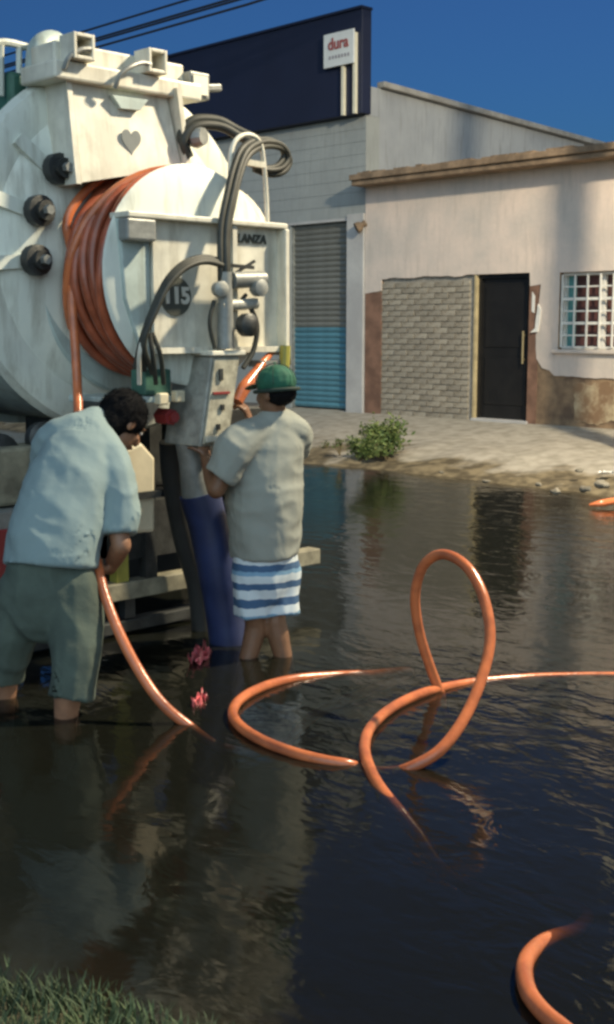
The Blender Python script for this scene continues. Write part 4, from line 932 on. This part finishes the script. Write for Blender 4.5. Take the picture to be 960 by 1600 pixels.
shirt = [ring_loft([(at(80, 884, D=5.41), 0.212, 0.165, S), (at(82, 850, D=5.43), 0.210, 0.16, S), (at(98, 800, D=5.49), 0.205, 0.155, S), (at(114, 750, D=5.57), 0.205, 0.15, S), (at(126, 705, D=5.65), 0.185, 0.13, S), (at(134, 672, D=5.72), 0.115, 0.09, S)], 20, (1, 0)),
    limb((at(140, 682, D=5.70), 0.10), (shR, 0.092), (at(186, 770, D=5.55), 0.090), (at(186, 834, D=5.49), 0.086), flat=(0, 1)),
    limb((at(120, 676, D=5.70), 0.10), (shL, 0.090), (at(70, 728, D=5.78), 0.085), (at(58, 762, D=5.85), 0.080), flat=(0, 1)),
    limb((at(138, 668, D=5.73), 0.085), (at(146, 660, D=5.76), 0.076))]
blob('t_shirt', shirt, 'shirt_blue', pA, 0.011, 3, WRK, 3)
shorts = [ring_loft([(at(80, 880, D=5.42), 0.190, 0.14, S), (at(76, 930, D=5.40), 0.205, 0.155, S), (at(72, 960, D=5.39), 0.19, 0.14, S)], 20),
    limb((at(112, 920, D=5.38), 0.125), (at(117, 985, D=5.32), 0.118), (at(116, 1040, D=5.25), 0.112), (at(111, 1092, D=5.215), 0.108), flat=(0, 1)),
    limb((at(42, 920, D=5.42), 0.125), (at(26, 970, D=5.43), 0.118), (at(12, 1015, D=5.46), 0.108), (at(2, 1058, D=5.485), 0.104), flat=(0, 1))]
blob('shorts', shorts, 'shorts_green', pA, 0.011, 3, [(0.016, 7, (1, 1, 0.7)), (0.010, 5.5, (1, 1, 0.7, 1)), (0.003, 19, (1, 1, 1))], 8)

# ---------------- man in the green cap (seen from behind)
pB = thing('person', (-4.55, 4.25, -0.3), 'person in grey t-shirt, green cap and striped shorts standing at the control cabinet', 'person')
FB = (AWAY*0.75 - RIGHT*0.66).normalized(); SB = V((FB.y, -FB.x, 0))
headB, MB_, LB = head(at(430, 614, D=6.22), FB*1.0 - RIGHT*0.25 - _z*0.12, _z, 'skin_dark', 1.06)
shR2, shL2 = at(462, 682, D=6.36), at(376, 692, D=6.10)
elL2, wrL2 = at(338, 766, D=6.08), at(322, 716, D=6.26)
elR2, wrR2 = at(436, 735, D=6.60), at(392, 660, D=6.56)
fR, fL = V((-4.50, 4.29, -0.27)), V((-4.66, 4.06, -0.27))
torsB = [(at(413, 880, D=6.25), 0.16, 0.12, SB), (at(413, 800, D=6.25), 0.17, 0.15, SB), (at(418, 720, D=6.25), 0.175, 0.13, SB), (at(424, 676, D=6.25), 0.15, 0.10, SB), (at(428, 655, D=6.25), 0.075, 0.07, SB)]
bodyB = headB + hand(wrL2, at(318, 690, D=6.32) - wrL2, FB, 0.7, 1.0, 1) + hand(wrR2, at(381, 630, D=6.54) - wrR2, -RIGHT + AWAY*0.2, 0.9, 1.0, -1) + [ring_loft(torsB),
    limb((at(426, 665, D=6.25), 0.062), (at(429, 645, D=6.24), 0.058), (at(430, 625, D=6.23), 0.056)),
    limb((shL2, 0.058), (shL2.lerp(elL2, 0.5), 0.052), (elL2, 0.047)), limb((elL2, 0.047), (elL2.lerp(wrL2, 0.4), 0.045), (wrL2, 0.029)),
    limb((shR2, 0.058), (shR2.lerp(elR2, 0.5), 0.05), (elR2, 0.045)), limb((elR2, 0.045), (elR2.lerp(wrR2, 0.4), 0.042), (wrR2, 0.028)),
    limb((at(436, 885, D=6.30), 0.09), (at(434, 935, D=6.27), 0.075), (at(430, 962, D=6.24), 0.058), (at(434, 990, D=6.24), 0.060), (fR + V((-0.01, 0.01, 0.09)), 0.038)),
    limb((at(396, 885, D=6.22), 0.09), (at(396, 935, D=6.2), 0.075), (at(398, 962, D=6.21), 0.058), (at(398, 990, D=6.22), 0.058), (fL + V((0, 0, 0.09)), 0.038)),
    limb((fR - FB*0.03 + V((0, 0, 0.03)), 0.04), (fR + FB*0.1 + V((0, 0, 0.02)), 0.042), (fR + FB*0.18, 0.03)), limb((fL - FB*0.03 + V((0, 0, 0.03)), 0.04), (fL + FB*0.1 + V((0, 0, 0.02)), 0.042), (fL + FB*0.18, 0.03))]
blob('body', bodyB, 'skin_dark', pB, 0.0085, 3)
face_details(LB, MB_, pB, 1.06)
blob('hair', [ball(LB(0, -0.034, 0.000), 0.084, 0.086, 0.070, MB_)], 'hair', pB, 0.008, 2, [(0.005, 60, (1, 1, 1))])
# cap: crown dome, band and visor
capv = [ball(LB(0, -0.012, 0.052), 0.096, 0.112, 0.088, MB_)]
capo = blob('cap', capv, 'cap_green', pB, 0.008, 2, [(0.004, 25, (1, 1, 1))])
vis = [LB(0.075*math.cos(t), 0.075 + 0.095*math.sin(t), 0.045 - 0.02*math.sin(t)) for t in [math.pi*i/10 for i in range(11)]]
obj('visor', prism(vis, MB_ @ V((0, 0, 0.006))), 'cap_green', capo)
bnd = [LB(0.097*math.cos(t), -0.012 + 0.113*math.sin(t), 0.012) for t in [2*math.pi*i/32 for i in range(33)]]
obj('cap_band', tube(bnd, 0.010, 8), 'cap_dark', capo, smooth=True)
for k_ in range(6):
    az = math.pi*(k_+0.5)/3
    obj('cap_seam', tube([LB(0.0975*math.cos(az)*math.sin(t), -0.012 + 0.1135*math.sin(az)*math.sin(t), 0.052 + 0.0895*math.cos(t)) for t in [0.1 + 0.2*i for i in range(9)]], 0.0016, 5), 'cap_dark', capo)
obj('cap_button', ball(LB(0, -0.012, 0.142), 0.009, 0.009, 0.005, MB_), 'cap_green', capo, smooth=True)
shirtB = [ring_loft([(at(414, 868, D=6.25), 0.188, 0.168, SB), (at(412, 830, D=6.25), 0.195, 0.178, SB), (at(411, 780, D=6.25), 0.205, 0.188, SB), (at(416, 730, D=6.25), 0.205, 0.165, SB), (at(423, 690, D=6.25), 0.195, 0.14, SB), (at(428, 662, D=6.25), 0.125, 0.10, SB)], 20, (1, 0)),
    limb((at(415, 672, D=6.22), 0.10), (shL2, 0.100), (at(358, 722, D=6.08), 0.096), (at(343, 746, D=6.07), 0.092), flat=(0, 1)),
    limb((at(440, 668, D=6.28), 0.10), (shR2, 0.095), (at(455, 705, D=6.50), 0.085)),
    limb((at(428, 662, D=6.25), 0.085), (at(429, 650, D=6.245), 0.072))]
blob('t_shirt', shirtB, 'shirt_grey', pB, 0.011, 3, WRK, 31)
shortsB = [ring_loft([(at(414, 862, D=6.25), 0.178, 0.15, SB), (at(415, 895, D=6.25), 0.182, 0.15, SB), (at(416, 915, D=6.25), 0.17, 0.14, SB)], 20),
    limb((at(438, 890, D=6.29), 0.108), (at(437, 930, D=6.27), 0.102), (at(439, 962, D=6.25), 0.10), flat=(0, 1)),
    limb((at(396, 890, D=6.21), 0.108), (at(395, 930, D=6.2), 0.104), (at(395, 962, D=6.2), 0.102), flat=(0, 1))]
blob('shorts', shortsB, 'shorts_striped', pB, 0.011, 4, [(0.010, 9, (1, 1, 0.6)), (0.007, 7, (1, 1, 0.5, 1)), (0.002, 22, (1, 1, 1))], 17)

# ================================================================== PLANTS AND LITTER ON THE SIDEWALK
def bush(name, base, w_, hgt, n, label, cat, seed, nst=9):
    rnd = random.Random(seed); b = V(base); t = thing(name, b, label, cat)
    tips = []; stems = []
    for i in range(nst):
        a = rnd.uniform(0, 6.28); sp = rnd.uniform(0.2, 1.0)*w_; hh = hgt*rnd.uniform(0.45, 1.0)
        tip = b + V((math.cos(a)*sp*0.75, math.sin(a)*sp*0.6, hh))
        mid_ = b.lerp(tip, 0.5) + V((rnd.uniform(-.05, .05), rnd.uniform(-.05, .05), 0.06*hgt))
        stems.append(tube([b + V((rnd.uniform(-.15, .15)*w_, rnd.uniform(-.1, .1)*w_, -0.04)), mid_, tip], [0.010, 0.006, 0.003], 5, smooth=3)); tips.append((mid_, tip))
    obj('stem', merge(*stems), 'stem', t)
    for mname, share in (('leaf', 0.62), ('leaf_light', 0.38)):
        v, f = [], []
        for i in range(int(n*share)):
            m_, tp = rnd.choice(tips); c = m_.lerp(tp, rnd.uniform(-0.6, 1.06)) + V((rnd.gauss(0, 1), rnd.gauss(0, 1), rnd.gauss(0, 1)))*w_*0.15
            if c.z < b.z - 0.02: c.z = b.z + rnd.uniform(0, 0.05)
            d = V((rnd.uniform(-1, 1), rnd.uniform(-1, 1), rnd.uniform(-0.2, 1))).normalized(); s = d.orthogonal().normalized()
            s = (Matrix.Rotation(rnd.uniform(0, 6.28), 3, d) @ s); ln = rnd.uniform(0.04, 0.085)*min(1, hgt*2.2+0.2); wd = ln*0.24; o = len(v)
            q = d.cross(s)*ln*0.12
            v += [c, c + d*ln*0.45 + s*wd + q, c + d*ln, c + d*ln*0.45 - s*wd + q]; f += [(o, o+1, o+2, o+3)]
        me = bpy.data.meshes.new('foliage'); me.from_pydata([tuple(p) for p in v], [], f); link('foliage', me, mname, t)
def on_walk(x, y):
    z = 0.15
    for _ in range(6):
        p = at(x, y, Z=z); z = walk_z(p.x, p.y)
    return at(x, y, Z=z)
b1 = on_walk(600, 712)
bush('bush', b1, 0.40, 0.38, 2400, 'leafy green bush growing at the sidewalk edge by the water', 'bush', 4, 16)
b1b = on_walk(566, 714)
bush('bush', b1b, 0.34, 0.20, 1300, 'lower rounded green bush joined to the left of the leafy bush', 'bush', 14, 10)
bush('weed', on_walk(531, 706), 0.09, 0.20, 80, 'small upright green weed left of the bush', 'weed', 6, 5)
bush('weed', on_walk(508, 700), 0.11, 0.10, 60, 'low dry weed near the water, farthest left on the sidewalk', 'weed', 8, 5)
def rock(x, y, s, label, seed, m='stone', name='stone', cat='stone', group='stones along the water edge'):
    p = on_walk(x, y); rnd = random.Random(seed); s *= 0.62
    v, f = ball((0, 0, 0), s, s*rnd.uniform(0.6, 0.9), s*rnd.uniform(0.35, 0.55), None, 8)
    v = [q*(1 + 0.6*noise.noise((q.x/s*1.3 + seed, q.y/s*1.3, q.z/s*1.3))) + p + V((0, 0, s*0.05)) for q in v]
    tag(obj(name, (v, f), m, smooth=True), label, cat, group)
rock(914, 764, 0.09, 'dark stone at the right water edge above the orange hose end', 1)
rock(868, 768, 0.07, 'pale stone at the water edge below the window, left of the dark stone', 2)
rock(842, 757, 0.055, 'small stone at the water edge below the door side', 3)
rock(760, 752, 0.06, 'small stone at the water edge in line with the door', 4)
rock(905, 735, 0.07, 'stone on the mud beside the white paper scrap', 5)
rock(940, 757, 0.10, 'largest stone near the right frame edge on the mud', 6)
rock(690, 738, 0.05, 'small stone at the water edge right of the bush', 7)
pp = on_walk(948, 742)
pv = []
for j in range(4):
    for i in range(4): pv.append(pp + V((0.045*i-0.07, 0.04*j-0.06, 0.02 + 0.05*noise.noise((i*1.7, j*1.7, 3)) + 0.015*((i+j) % 2))))
po = obj('paper_scrap', (pv, [(j*4+i, j*4+i+1, (j+1)*4+i+1, (j+1)*4+i) for j in range(3) for i in range(3)]), 'paper'); po.modifiers.new('t', 'SOLIDIFY').thickness = 0.003
tag(po, 'crumpled white paper scrap on the mud near the right edge', 'litter')
